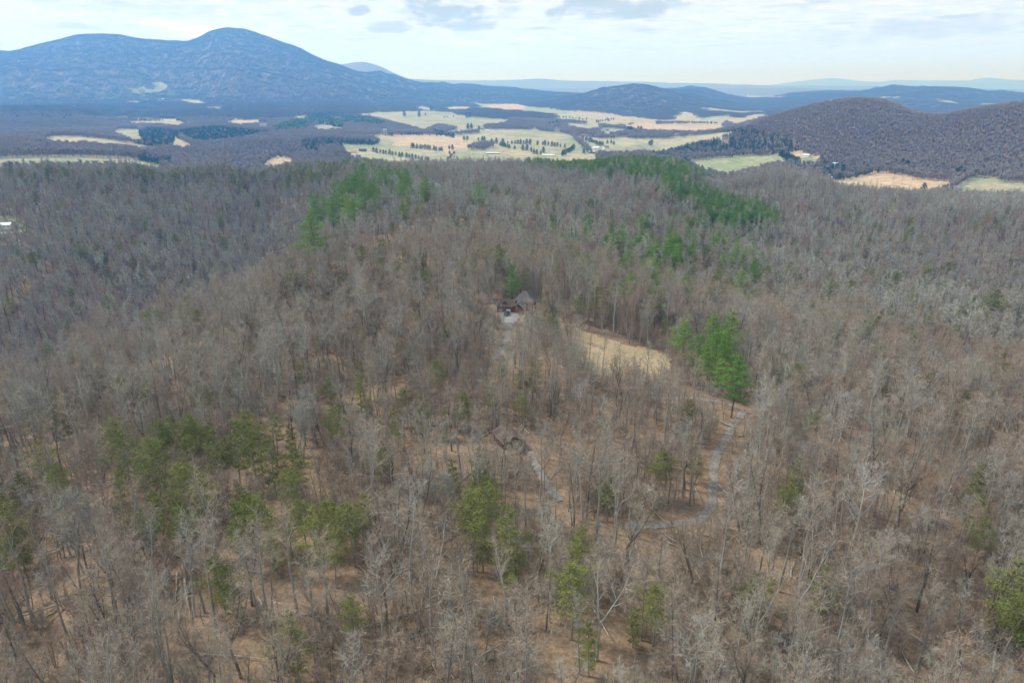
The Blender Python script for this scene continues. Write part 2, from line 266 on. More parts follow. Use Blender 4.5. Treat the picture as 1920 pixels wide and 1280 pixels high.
EVER = [ # (species mix, share, outline)
 ('pine', .97, [(510,240),(560,222),(600,210),(640,212),(690,222),(724,230),(715,236),(650,231),(640,240),(590,230),(575,243),(520,246)]),
 ('cedar', .97, [(258,246),(285,240),(328,246),(400,237),(470,244),(512,249),(450,262),(380,268),(350,262),(338,254),(326,272),(300,276),(240,262),(262,262)]),
 ('cedar', .95, [(258,292),(275,290),(290,300),(322,296),(322,310),(262,302)]),
 ('cedar', .9, [(563,266),(600,260),(640,262),(738,266),(738,274),(640,276),(600,276),(596,290),(570,278)]),
 ('cedar', .85, [(1215,282),(1250,275),(1340,258),(1400,262),(1460,265),(1510,276),(1470,284),(1380,288),(1300,292),(1262,298),(1215,290)]),
 ('cedar', .7, [(1360,238),(1410,240),(1480,256),(1500,272),(1440,270),(1370,262)]),
 ('cedar', .9, [(1462,288),(1480,288),(1508,302),(1490,308),(1462,300)]),
 ('cedar', .5, [(1500,296),(1560,296),(1620,312),(1680,322),(1620,326),(1580,334),(1548,340),(1480,322)]),
 ('cedar', .5, [(0,150),(200,160),(220,200),(120,225),(0,220)]), ('cedar', .35, [(160,200),(480,205),(520,230),(340,228),(160,222)]),
 ('cedar', .3, [(0,300),(700,330),(560,360),(0,340)]), ('cedar', .35, [(500,255),(640,300),(720,330),(600,345),(440,320),(420,280)]),
 ('pine', .85, [(1010,300),(1060,300),(1110,302),(1150,305),(1180,322),(1120,330),(1050,318),(1010,312)]),
 ('pine', .42, [(940,305),(1010,300),(1250,315),(1345,345),(1240,345),(1040,328)]),
 ('pine', .5, [(1225,290),(1290,300),(1335,325),(1345,345),(1290,345),(1240,315)]),
 ('pine', .62, [(1240,345),(1275,350),(1340,378),(1400,390),(1450,404),(1450,428),(1400,436),(1350,432),(1300,395),(1245,368)]),
 ('pine', .12, [(585,385),(600,370),(640,345),(680,322),(725,325),(690,365),(690,395),(660,410),(590,415)]),
 ('pine', .10, [(700,325),(820,335),(830,368),(760,385),(700,375)]),
 ('pine', .4, [(620,290),(690,295),(720,325),(670,335),(600,320)]),
 ('pine', .07, [(960,430),(1420,420),(1430,560),(1000,560)]), ('pine', .10, [(1150,430),(1440,430),(1430,560),(1150,560)]), ('cedar', .12, [(1150,440),(1430,440),(1420,560),(1130,570)]),
 ('cedar', .06, [(480,490),(900,480),(950,570),(480,560)]), ('cedar', .05, [(1450,480),(1900,500),(1900,650),(1450,620)]),
 ('cedar', .70, [(190,880),(260,800),(520,800),(640,900),(720,960),(700,1060),(560,1080),(420,1040),(200,980)]),
 ('cedar', .45, [(820,930),(960,940),(1000,1060),(900,1080),(820,1040)]),
 ('cedar', .3, [(560,690),(1000,690),(1000,810),(560,830)]), ('cedar', .17, [(560,1000),(1100,1000),(1220,1200),(600,1250)]),
 ('cedar', .3, [(-60,900),(120,900),(120,1050),(-60,1050)]), ('cedar', .045, [(0,330),(1920,400),(1920,1280),(0,1280)]),
]
ROADS = [ # gravel lane, paved court
 [(1395,770),(1388,782),(1372,800),(1366,820),(1352,836),(1340,860),(1337,890),(1338,925),(1332,955),(1322,970),(1300,980),(1262,983),(1225,985),(1180,988)],
 [(958,604),(953,620),(950,640),(948,655),(935,668),(915,682),(900,695),(893,712),(915,725),(940,732),(985,738),(1040,740),(1100,745),(1180,748),(1250,746),(1320,748),(1370,758),(1395,770)],
 [(1050,940),(1030,915),(1015,890),(1000,865),(992,845)],
]
def road_pts(r):
    p = [ground_at(*q)[:2] for q in r]
    t = np.arange(len(p)); q = np.linspace(0, len(p) - 1, len(p) * 8)
    P_ = np.array(p); X = np.interp(q, t, P_[:, 0]); Y = np.interp(q, t, P_[:, 1])
    for _ in range(30):
        X[1:-1] = (X[:-2] + X[1:-1] * 2 + X[2:]) / 4; Y[1:-1] = (Y[:-2] + Y[1:-1] * 2 + Y[2:]) / 4
    return X, Y
ROADXY = [road_pts(r) for r in ROADS]
ROADALL = np.vstack([np.stack(r, 1) for r in ROADXY])
RW = np.array([1.0 if (k == 0 and project(x, y, float(height(x, y)))[0] > 1180) or k == 2 or (k == 1 and project(x, y, float(height(x, y)))[1] < 690) else .45 for k, r in enumerate(ROADXY) for x, y in zip(*r)])
SITES = {}    # building sites kept free of trees: name -> (x, y, radius)
for n, px, py, r in (('brick', 962, 592, 12), ('main', 978, 578, 11), ('court', 962, 601, 9), ('cabin', 948, 838, 7), ('shelter', 720, 475, 9), ('patio', 928, 577, 6), ('blue', 812, 362, 10)):
    g = ground_at(px, py); SITES[n] = (g[0], g[1], r, g[2])

# ------------------------------------------------------------------ materials
def material(name): 
    m = bpy.data.materials.new(name); m.use_nodes = True; nt = m.node_tree
    b = nt.nodes['Principled BSDF']; b.inputs['Roughness'].default_value = .9; b.inputs['Specular IOR Level'].default_value = .15
    return m, nt, b
def noise_n(nt, scale, det=4, coord='Position', rough=.6):
    g = nd(nt, 'ShaderNodeNewGeometry') if coord == 'Position' else nd(nt, 'ShaderNodeTexCoord')
    n = nd(nt, 'ShaderNodeTexNoise'); nt.links.new(g.outputs[coord], n.inputs['Vector'])
    n.inputs['Scale'].default_value = scale; n.inputs['Detail'].default_value = det; n.inputs['Roughness'].default_value = rough
    return n.outputs[0]
def solid(name, c, var=.25, scale=1.5, rough=.85):
    m, nt, b = material(name); b.inputs['Roughness'].default_value = rough
    f = noise_n(nt, scale, 5, 'Object')
    nt.links.new(mixc(nt, rng01(nt, f, .3, .7), tuple(v * (1 - var) for v in c), tuple(min(v * (1 + var), 1) for v in c)), b.inputs['Base Color'])
    return m
def plant_mat(name, ca, cb, big=.012, rand=.5, trans=0.0):
    """colour between ca and cb: by plant (random), and by stand (slow noise over the land)"""
    m, nt, b = material(name)
    oi = nd(nt, 'ShaderNodeObjectInfo')
    f = mth(nt, 'ADD', mth(nt, 'MULTIPLY', oi.outputs['Random'], rand), mth(nt, 'MULTIPLY', rng01(nt, noise_n(nt, big, 3), .35, .65), 1 - rand))
    c = mixc(nt, f, ca, cb)
    fine = noise_n(nt, 1.3, 2, 'Object')
    hs = nd(nt, 'ShaderNodeHueSaturation'); nt.links.new(c, hs.inputs['Color'])
    nt.links.new(mth(nt, 'MULTIPLY_ADD', fine, .7, .65), hs.inputs['Value'])
    nt.links.new(hs.outputs[0], b.inputs['Base Color'])
    if trans:
        tr = nd(nt, 'ShaderNodeBsdfTranslucent'); nt.links.new(hs.outputs[0], tr.inputs[0])
        mx = nd(nt, 'ShaderNodeMixShader'); mx.inputs[0].default_value = trans
        nt.links.new(b.outputs[0], mx.inputs[1]); nt.links.new(tr.outputs[0], mx.inputs[2])
        nt.links.new(mx.outputs[0], nt.nodes['Material Output'].inputs[0])
    return m
M = {}
M['bark_grey'] = plant_mat('bark_grey', (.22, .205, .18), (.32, .31, .275))
M['bark_dark'] = plant_mat('bark_dark', (.10, .088, .075), (.16, .145, .125))
M['bark_pale'] = plant_mat('bark_pale', (.30, .30, .27), (.40, .40, .36))
M['bark_white'] = plant_mat('bark_white', (.55, .54, .49), (.64, .62, .57))
M['twig_brown'] = plant_mat('twig_brown', (.29, .20, .145), (.35, .315, .25))
M['twig_grey'] = plant_mat('twig_grey', (.27, .255, .215), (.37, .36, .31))
M['twig_pale'] = plant_mat('twig_pale', (.33, .31, .28), (.42, .395, .36))
M['twig_far'] = plant_mat('twig_far', (.28, .28, .235), (.42, .42, .365), rand=.45, big=.006)
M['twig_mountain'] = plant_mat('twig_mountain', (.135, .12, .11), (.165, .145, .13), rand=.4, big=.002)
M['twig_hill'] = plant_mat('twig_hill', (.255, .225, .205), (.32, .29, .27), rand=.5, big=.004)
M['dead_leaf'] = plant_mat('dead_leaf', (.34, .20, .10), (.42, .29, .17), trans=.2)
M['bud_leaf'] = plant_mat('bud_leaf', (.30, .34, .10), (.36, .36, .14), trans=.3)
M['needle_bright'] = plant_mat('needle_bright', (.115, .23, .045), (.225, .345, .078), rand=.8, trans=.2)
M['needle_olive'] = plant_mat('needle_olive', (.11, .135, .036), (.225, .24, .07), rand=.8, trans=.15)
M['needle_dark'] = plant_mat('needle_dark', (.03, .075, .042), (.055, .11, .055), rand=.8, trans=.1)
M['log'] = solid('log', (.36, .32, .27))
def ground_mat(name, a, b_, c, s1=.06, s2=1.1, mott=.5, pasture=False):
    m, nt, b = material(name)
    f1 = rng01(nt, noise_n(nt, s1, 5), .36, .64); f2 = rng01(nt, noise_n(nt, s2, 6, rough=.7), .3, .7)
    f3 = rng01(nt, noise_n(nt, .35, 4), .52, .72)
    if pasture: f2 = rng01(nt, noise_n(nt, .045, 7, rough=.75), .3, .7); f3 = rng01(nt, noise_n(nt, .011, 6), .5, .64)
    col = mixc(nt, f1, a, b_); col = mixc(nt, mth(nt, 'MULTIPLY', f3, mott), col, c)
    if 'litter' in name: col = mixc(nt, mth(nt, 'MULTIPLY', rng01(nt, noise_n(nt, 3.2, 3, rough=.8), .55, .66), .6), col, (.10, .075, .05)); col = mixc(nt, mth(nt, 'MULTIPLY', rng01(nt, noise_n(nt, .22, 5), .58, .7), .5), col, (.14, .14, .06))
    hs = nd(nt, 'ShaderNodeHueSaturation'); nt.links.new(col, hs.inputs['Color']); nt.links.new(mth(nt, 'MULTIPLY_ADD', f2, .6, .7), hs.inputs['Value'])
    nt.links.new(hs.outputs[0], b.inputs['Base Color'])
    bp = nd(nt, 'ShaderNodeBump'); bp.inputs['Strength'].default_value = .6; bp.inputs['Distance'].default_value = .4
    nt.links.new(noise_n(nt, 1.2, 6), bp.inputs['Height']); nt.links.new(bp.outputs[0], b.inputs['Normal'])
    return m
M['litter'] = ground_mat('leaf_litter', (.25, .172, .11), (.195, .142, .10), (.14, .108, .07), s1=.10, mott=.75)
M['litter_far'] = ground_mat('valley_floor', (.17, .125, .10), (.13, .105, .085), (.11, .09, .06))
M['green_tan'] = ground_mat('pasture', (.215, .235, .135), (.31, .29, .185), (.37, .28, .19), s1=.006, pasture=True)
M['green'] = ground_mat('green_pasture', (.20, .235, .125), (.26, .28, .16), (.34, .29, .2), s1=.01, pasture=True)
M['tan'] = ground_mat('dry_pasture', (.38, .305, .19), (.29, .27, .16), (.33, .24, .16), s1=.008, pasture=True)
M['pale'] = ground_mat('pale_pasture', (.29, .30, .18), (.36, .325, .21), (.25, .26, .15), s1=.007, pasture=True)
M['orange'] = ground_mat('broom_sedge', (.43, .31, .195), (.37, .30, .19), (.35, .27, .18), s1=.008, pasture=True)
M['clearing'] = ground_mat('clearing_grass', (.295, .24, .145), (.36, .28, .175), (.34, .215, .13), s1=.05, mott=.9)
M['gravel'] = ground_mat('gravel', (.235, .215, .19), (.185, .17, .155), (.27, .21, .15), s1=.2)
M['concrete'] = ground_mat('concrete', (.27, .26, .25), (.22, .215, .21), (.27, .24, .21), s1=.2)
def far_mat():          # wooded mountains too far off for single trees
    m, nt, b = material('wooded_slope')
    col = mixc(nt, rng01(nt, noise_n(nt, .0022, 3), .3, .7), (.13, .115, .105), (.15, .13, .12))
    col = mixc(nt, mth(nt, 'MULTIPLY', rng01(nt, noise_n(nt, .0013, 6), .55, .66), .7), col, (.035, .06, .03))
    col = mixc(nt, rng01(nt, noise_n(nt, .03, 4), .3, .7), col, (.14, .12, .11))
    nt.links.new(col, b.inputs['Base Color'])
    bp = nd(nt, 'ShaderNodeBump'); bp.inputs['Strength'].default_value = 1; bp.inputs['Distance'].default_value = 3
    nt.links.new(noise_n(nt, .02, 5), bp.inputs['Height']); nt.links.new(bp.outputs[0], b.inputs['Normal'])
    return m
M['far'] = far_mat()

# ------------------------------------------------------------------ the land: one connected sheet, cut into floor, fields and mountains
COL = SC.collection
def link_mesh(name, V, F, m, parent=None, props=None, smooth=False):
    me = bpy.data.meshes.new(name); me.from_pydata(V, [], F) if not isinstance(F, np.ndarray) else fast_mesh(me, V, F)
    me.materials.append(m); o = bpy.data.objects.new(name, me); COL.objects.link(o)
    if parent: o.parent = parent
    if smooth: me.polygons.foreach_set('use_smooth', np.ones(len(me.polygons), bool))
    for k, v in (props or {}).items(): o[k] = v
    return o
def fast_mesh(me, V, F):
    V = np.asarray(V, np.float32); k = F.shape[1]
    me.vertices.add(len(V)); me.vertices.foreach_set('co', V.ravel())
    me.loops.add(F.size); me.loops.foreach_set('vertex_index', F.ravel().astype(np.int32))
    me.polygons.add(len(F)); me.polygons.foreach_set('loop_start', np.arange(0, F.size, k, dtype=np.int32))
    me.update(calc_edges=True)
XYZ = np.stack([GX, GY, G], -1).reshape(-1, 3)
I, J = np.meshgrid(np.arange(NA - 1), np.arange(ND - 1), indexing='ij')
Q = np.stack([I * ND + J, I * ND + J + 1, (I + 1) * ND + J + 1, (I + 1) * ND + J], -1).reshape(-1, 4)
ctr = XYZ[Q].mean(1); fpx, fpy = project(*ctr.T); fD = np.hypot(ctr[:, 0], ctr[:, 1])
wob = 2.0 * fbm(ctr[:, 0] / 60, ctr[:, 1] / 60, 2, 50)
zone = np.full(len(Q), -1); zone[fD > 9300] = -2
zone[(fD > 5600) & (ctr[:, 2] > -10)] = -2; zone[(zone == -1) & (fD > 520 + 90 * wob)] = -3
infront = (np.abs(np.degrees(np.arctan2(ctr[:, 0], ctr[:, 1]))) < 50)
for k, (kind, poly) in enumerate(FIELDS):
    if kind == 'clearing': sel = infront & (fD < 420) & inpoly(fpx, fpy, poly)
    else: 
        grown = poly
        sel = infront & (fD > 500 if min(p[1] for p in poly) > 380 else fD > 1050) & inpoly(fpx, fpy + wob * .3, grown)
        # the strip of open ground that the trees in front hide
        sel |= infront & (fD > 1050) & inpoly(fpx, fpy - 2.5, grown)
    zone[sel & (zone != k)] = k
# hidden faces of the same outline (behind a ridge) must not be painted: keep only what the drone sees plus a margin
el = np.arctan2(G - CAMZ, Dm); vis = G * 0 + 1
mx = np.maximum.accumulate(el, axis=1); visible = (el >= mx - 0.004)
vf = visible.reshape(-1)[Q].any(1)
zone[(zone >= 0) & ~vf] = -3
def sub(sel, name, m, props):
    q = Q[sel]; u, inv = np.unique(q, return_inverse=True)
    return link_mesh(name, XYZ[u], inv.reshape(-1, 4), m, None, props, smooth=True)
sub(zone == -1, 'forest_floor', M['litter'], {'kind': 'structure'})
sub(zone == -3, 'valley_floor', M['litter_far'], {'kind': 'structure'})
sub(zone == -2, 'mountain_land', M['far'], {'kind': 'structure'})
for k, (kind, poly) in enumerate(FIELDS):
    if (zone == k).sum() > 2: sub(zone == k, 'clearing_lawn' if kind == 'clearing' else 'field', M[kind], {'kind': 'structure'})
n0 = NA * 1  # disk under the drone
link_mesh('ground', np.vstack([[[0, 0, float(G[:, 0].mean())]], XYZ[np.arange(NA) * ND]]), np.array([[0, i + 1, i + 2] for i in range(NA - 1)]), M['litter'], None, {'kind': 'structure'})

def haze():
    V = [(x, y, z) for x in (-46000, 46000) for y in (-46000, 46000) for z in (float(G.min()) - 3, float(G.max()) + 40)]
    F = [(0, 1, 3, 2), (4, 6, 7, 5), (0, 4, 5, 1), (2, 3, 7, 6), (0, 2, 6, 4), (1, 5, 7, 3)]
    m = bpy.data.materials.new('haze_air'); m.use_nodes = True; nt = m.node_tree; nt.nodes.clear()
    o = nd(nt, 'ShaderNodeOutputMaterial'); v = nd(nt, 'ShaderNodeVolumePrincipled'); nt.links.new(v.outputs[0], o.inputs['Volume'])
    v.inputs['Color'].default_value = (*HAZE_COLOR, 1); v.inputs['Density'].default_value = HAZE_DENSITY; v.inputs['Anisotropy'].default_value = 0.45
    v.inputs['Absorption Color'].default_value = (1, 1, 1, 1)
    link_mesh('haze', V, F, m, None, {'kind': 'stuff'})
haze()
# ------------------------------------------------------------------ tree shapes
class Geo:
    def __init__(s): s.V = []; s.F = []; s.n = 0
    def tube(s, pts, rad, k=4):
        pts = np.asarray(pts, float); n = len(pts); base = s.n
        for i in range(n):
            d = pts[min(i + 1, n - 1)] - pts[max(i - 1, 0)]; d /= np.linalg.norm(d) + 1e-9
            a = np.cross(d, (0.31, 0.95, 0.05)); a /= np.linalg.norm(a) + 1e-9; b = np.cross(d, a)
            for j in range(k):
                t = 2 * pi * j / k; s.V.append(pts[i] + (a * cos(t) + b * sin(t)) * rad[i])
        for i in range(n - 1):
            for j in range(k):
                p = base + i * k + j; q = base + i * k + (j + 1) % k
                s.F.append((p, q, q + k)); s.F.append((p, q + k, p + k))
        s.n += n * k
    def tri(s, a, b, c):
        s.V += [a, b, c]; s.F.append((s.n, s.n + 1, s.n + 2)); s.n += 3
    def twig(s, a, b, w, rs):
        d = b - a; u = rs.normal(size=3); c = np.cross(d, u); c *= w / (np.linalg.norm(c) + 1e-9)
        s.tri(a - c, a + c, b)
    def mesh(s, name, m):
        me = bpy.data.meshes.new(name)
        if not isinstance(m, (list, tuple)): m = [m]
        fast_mesh(me, np.array(s.V), np.array(s.F))
        for x in m: me.materials.append(x)
        return me
def unit(v): return v / (np.linalg.norm(v) + 1e-9)
def bare_tree(seed, H=22, crown=.5, spread=.28, limbs=16, fork=False, tw=.023, detail=.66, leaf=0, asc=.75, lean=.03):
    rs = np.random.default_rng(seed); tr = Geo(); cr = Geo(); lf = Geo()
    ln = rs.normal(size=2) * lean
    def stem(p0, d, L, r0, r1, n, wob, up=.0):
        pts = [p0]; rad = [r0]; p = p0; d = unit(d)
        for i in range(n):
            d = unit(d + rs.normal(size=3) * wob + np.array((0, 0, up))); p = p + d * L / n; pts.append(p); rad.append(r0 + (r1 - r0) * (i + 1) / n)
        return pts, rad, d
    R0 = H * .0115 + .03
    def limb(p, d, L, r, lvl):
        n = 4 if lvl == 1 else 3
        pts, rad, _ = stem(p, d, L, r, r * .25, n, .16, .10 * asc)
        (tr if lvl == 1 else cr).tube(pts, rad, 4 if lvl == 1 else 3)
        nb = int((6 if lvl == 1 else 4.5) * (L / 4 if lvl == 1 else 1) * detail + 2)
        for k in range(nb):
            t = .22 + .78 * (k + rs.random()) / nb; i = min(int(t * n), n - 1); q = pts[i] + (pts[i + 1] - pts[i]) * (t * n - i)
            dd = unit(pts[i + 1] - pts[i]); sd = unit(np.cross(dd, rs.normal(size=3)))
            nd_ = unit(dd * .75 + sd * .75 + np.array((0, 0, .22 * asc)))
            if lvl == 1: limb(q, nd_, L * (.5 - .18 * t) * (.8 + .4 * rs.random()), r * .42, 2)
            else:
                TL = (.9 + .9 * rs.random())
                e = q + nd_ * TL; cr.twig(q, e, tw, rs)
                for _ in range(int(5 * detail)):
                    s_ = rs.random() * .85; a = q + (e - q) * s_; f = unit(nd_ + rs.normal(size=3) * .5 + np.array((0, 0, .12)))
                    b = a + f * (.55 + .6 * rs.random()); cr.twig(a, b, tw * .75, rs)
                    if leaf and rs.random() < leaf:
                        for _ in range(2):
                            c = a + (b - a) * rs.random() + rs.normal(size=3) * .1; u = rs.normal(size=(2, 3)) * .10; lf.tri(c, c + u[0], c + u[1])
        if lvl == 2:
            e = pts[-1]
            for _ in range(int(4 * detail)): cr.twig(e, e + unit(pts[-1] - pts[-2] + rs.normal(size=3) * .4) * 1.1, tw * .8, rs)
    stems = []
    trunk_top = np.array((ln[0] * H, ln[1] * H, 0)) 
    if fork:
        pts, rad, d = stem(np.zeros(3), np.array((*ln, 1)), H * .35, R0, R0 * .8, 4, .04); tr.tube(pts, rad, 6)
        for k in range(2 + int(rs.random() < .5)):
            a = rs.random() * 2 * pi; stems.append(stem(pts[-1], np.array((cos(a) * .38, sin(a) * .38, 1)), H * .6, R0 * .6, .035, 7, .07, .10) + (0.12,))
    else: stems.append(stem(np.zeros(3), np.array((*ln, 1)), H * .96, R0, .035, 10, .035, .03) + (1 - crown,))
    for pts, rad, d, st in stems:
        tr.tube(pts, rad, 6 if not fork else 5); n = len(pts) - 1
        m = limbs if not fork else int(limbs * .6)
        for k in range(m):
            t = st + (1 - st) * ((k + .5 * rs.random()) / m) ** .9; i = min(int(t * n), n - 1); q = pts[i] + (pts[i + 1] - pts[i]) * (t * n - i)
            a = k * 2.4 + rs.random(); rel_ = (t - st) / (1 - st)
            L = H * spread * (1.05 - .62 * rel_) * (.65 + .5 * rs.random()) * (1 if rel_ > .12 else .7)
            limb(q, np.array((cos(a), sin(a), .55 + asc * .55 + .7 * rel_)), L, (rad[i] * .48 + .012), 1)
    return tr, cr, lf
def evergreen(seed, H=16, wid=.2, base=.25, plate=0.0, n=34, tufts=46, size=.30, irregular=.3, top=1.0, trunk_r=None):
    rs = np.random.default_rng(seed); tr = Geo(); cr = Geo()
    n_ = 8; pts = [np.array((0, 0, 0.))]; d = np.array((rs.normal() * .03, rs.normal() * .03, 1))
    for i in range(n_): d = unit(d + rs.normal(size=3) * .02); pts.append(pts[-1] + d * H * .97 / n_)
    r0 = trunk_r or H * .013; tr.tube(pts, [r0 * (1 - .9 * i / n_) for i in range(n_ + 1)], 5)
    for k in range(n):
        t = base + (1 - base) * ((k + rs.random() * .6) / n); i = min(int(t * n_), n_ - 1); q = pts[i] + (pts[i + 1] - pts[i]) * (t * n_ - i)
        rel_ = (t - base) / (1 - base)
        prof = (1 - rel_ ** 1.5) ** .8 * (.55 + .45 * min(rel_ / .25, 1)) * top + .06
        L = H * wid * prof * (1 - irregular + 2 * irregular * rs.random())
        a = k * 2.39996 + rs.random() * .7; dr = unit(np.array((cos(a), sin(a), .18 + .55 * rel_ + .1 * rs.normal())))
        e = q + dr * L; tr.tube([q, q + dr * L * .5 + np.array((0, 0, -.02 * L)), e], [r0 * .25, r0 * .16, .02], 3)
        m = int(tufts * (L / (H * wid)) + 6)
        for _ in range(m):
            s_ = .2 + .85 * rs.random() ** .7; w = L * .30 * (1 - .4 * s_)
            o = rs.normal(size=3) * np.array((w, w, w * (.32 if plate else .75))) * .8
            c = q + dr * L * s_ + o
            for _ in range(2):
                u = rs.normal(size=(2, 3)); u = u / np.linalg.norm(u, axis=1)[:, None] * size * (.7 + .6 * rs.random()); u[:, 2] *= .7
                cr.tri(c, c + u[0], c + u[1])
    return tr, cr
T0 = {}
def two(name, tr, cr, bm, cm, extra=None):
    T0[name] = [('trunk', tr.mesh(name + '_trunk', bm)), ('crown', cr.mesh(name + '_crown', cm))]
    if extra and extra[0].n: T0[name].append(('leaves', extra[0].mesh(name + '_leaves', extra[1])))
BARE = []
for i in range(11):   # the kinds of leafless tree in the wood
    kind = ('broad', 'slender', 'forked')[i % 3]; tone = ('grey', 'dark', 'grey', 'pale', 'grey', 'dark', 'grey', 'grey', 'dark', 'grey', 'grey')[i]
    kw = dict(broad=dict(spread=.27, crown=.52, limbs=12, asc=.6), slender=dict(spread=.17, crown=.45, limbs=12, asc=1.0), forked=dict(spread=.21, limbs=13, fork=True, asc=.8))[kind]
    tr, cr, lf = bare_tree(100 + i, H=22 + (i * 7 % 5) - 1, **kw, leaf=.10 if i in (4, 7) else 0)
    n = f'bare{i}'; two(n, tr, cr, M['bark_' + tone], M['twig_grey' if tone == 'pale' or i % 4 == 0 else 'twig_brown'], (lf, M['dead_leaf']))
    BARE.append((n, kind, tone))
tr, cr, lf = bare_tree(300, H=23, spread=.34, crown=.62, limbs=15, asc=.75, tw=.034, detail=.8); two('white', tr, cr, M['bark_white'], M['twig_pale'])
tr, cr, lf = bare_tree(301, H=13, spread=.34, crown=.66, limbs=12, asc=1.2, tw=.026, detail=1.1); two('silver', tr, cr, M['bark_grey'], M['twig_grey'])
tr, cr, lf = bare_tree(303, H=22, spread=.30, crown=.62, limbs=13, asc=.8, fork=True); two('lichen', tr, cr, M['bark_pale'], M['twig_brown'])
tr, cr, lf = bare_tree(302, H=15, spread=.28, crown=.7, limbs=14, asc=.9, leaf=.5); two('bud', tr, cr, M['bark_grey'], M['twig_grey'], (lf, M['bud_leaf']))
PINES = []; CEDARS = []
for i in range(4):
    tr, cr = evergreen(400 + i, H=21, wid=.24, base=(.30, .18, .35, .12)[i], plate=1, n=38, tufts=190, size=.27, irregular=.3); two(f'pine{i}', tr, cr, M['bark_dark'], M['needle_bright']); PINES.append(f'pine{i}')
for i in range(5):
    tr, cr = evergreen(420 + i, H=14, wid=(.22, .17, .26, .19, .24)[i], base=(.2, .1, .4, .3, .45)[i], n=30, tufts=150, size=.19, irregular=.45); two(f'cedar{i}', tr, cr, M['bark_grey'], M['needle_olive']); CEDARS.append(f'cedar{i}')
for i in range(2):
    tr, cr = evergreen(440 + i, H=9, wid=.34, base=.04, n=22, tufts=34, size=.62, irregular=.15); two(f'fieldcedar{i}', tr, cr, M['bark_dark'], M['needle_dark'])

# joined and lighter shapes for the mass of trees behind the 300 nearest
def joined(name, geos):
    V = []; F = []; mi = []; n = 0; ms = []
    for g, m in geos:
        if not g.n: continue
        V += g.V; F += [(a + n, b + n, c + n) for a, b, c in g.F]; mi += [len(ms)] * len(g.F); n += g.n; ms.append(m)
    me = bpy.data.meshes.new(name); fast_mesh(me, np.array(V), np.array(F))
    for m in ms: me.materials.append(m)
    me.polygons.foreach_set('material_index', np.array(mi, np.int32)); return bpy.data.objects.new(name, me)
def join_existing(name, key):
    V = []; F = []; mi = []; n = 0; ms = []
    for _, me in T0[key]:
        v = np.empty(len(me.vertices) * 3, np.float32); me.vertices.foreach_get('co', v); f = np.empty(len(me.loops), np.int32); me.loops.foreach_get('vertex_index', f)
        V.append(v.reshape(-1, 3)); F.append(f.reshape(-1, 3) + n); n += len(V[-1]); mi += [len(ms)] * len(F[-1]); ms.append(me.materials[0])
    me = bpy.data.meshes.new(name); fast_mesh(me, np.vstack(V), np.vstack(F))
    for m in ms: me.materials.append(m)
    me.polygons.foreach_set('material_index', np.array(mi, np.int32)); return bpy.data.objects.new(name, me)
SRC = []   # (collection index) variants for instancing
def src(o): SRC.append(o); return len(SRC) - 1
IDX = {}
for b in BARE: IDX[b[0]] = src(join_existing('a', b[0]))
for k in PINES + CEDARS + ['fieldcedar0', 'fieldcedar1', 'white', 'bud']: IDX[k] = src(join_existing('a', k))
IDX['mid'] = []
for i in range(6):
    tr, cr, lf = bare_tree(500 + i, H=(20, 23, 18, 21, 24, 17)[i], spread=(.26, .18, .22)[i % 3], crown=.58, limbs=11, detail=.6, tw=.062, asc=1.05, fork=(i % 3 == 2))
    IDX['mid'].append(src(joined('a', [(tr, M['bark_pale' if i in (1, 5) else 'bark_grey' if i % 2 else 'bark_dark']), (cr, M[('twig_far', 'twig_grey', 'twig_far', 'twig_brown', 'twig_far', 'twig_grey')[i]])])))
def far_tree(g_t, g_c, x, y, H, rs, n=26, w=.20):
    g_t.tube([np.array((x, y, -2.)), np.array((x, y, H * .8))], [.28, .08], 3); r = H * .24
    for _ in range(n):
        a = rs.random() * 2 * pi; t = rs.random(); rr = r * (.2 + .8 * sqrt(rs.random()))
        p = np.array((x, y, H * (.35 + .35 * t))); q = p + np.array((cos(a) * rr, sin(a) * rr, H * (.12 + .22 * rs.random()))); g_c.twig(p, q, w * (.6 + .8 * rs.random()), rs)
def far_ever(g_t, g_c, x, y, H, rs, n=34):
    g_t.tube([np.array((x, y, -2.)), np.array((x, y, H * .6))], [.25, .1], 3)
    for _ in range(n):
        t = rs.random(); a = rs.random() * 2 * pi; r = H * .23 * (1 - t) ** .7 * (.5 + .5 * rs.random()); c = np.array((x + cos(a) * r, y + sin(a) * r, H * (.12 + .85 * t)))
        u = rs.normal(size=(2, 3)) * H * .075; g_c.tri(c - u[0] * .5, c + u[0] * .6, c + u[1])
IDX['far'] = []; IDX['farever'] = []; IDX['farpine'] = []; IDX['wood'] = []; IDX['woodever'] = []
for i in range(6):
    rs = np.random.default_rng(600 + i); a = Geo(); b = Geo(); far_tree(a, b, 0, 0, 18, rs, 150, .26); IDX['far'].append(src(joined('a', [(a, M['bark_grey' if i % 2 else 'bark_dark']), (b, M['twig_hill'])])))
for i in range(3):
    rs = np.random.default_rng(620 + i); a = Geo(); b = Geo(); far_ever(a, b, 0, 0, 12, rs, 90); IDX['farever'].append(src(joined('a', [(a, M['bark_dark']), (b, M['needle_dark'])])))
    a = Geo(); b = Geo(); far_ever(a, b, 0, 0, 15, rs, 90); IDX['farpine'].append(src(joined('a', [(a, M['bark_dark']), (b, M['needle_bright' if i == 1 else 'needle_dark'])])))
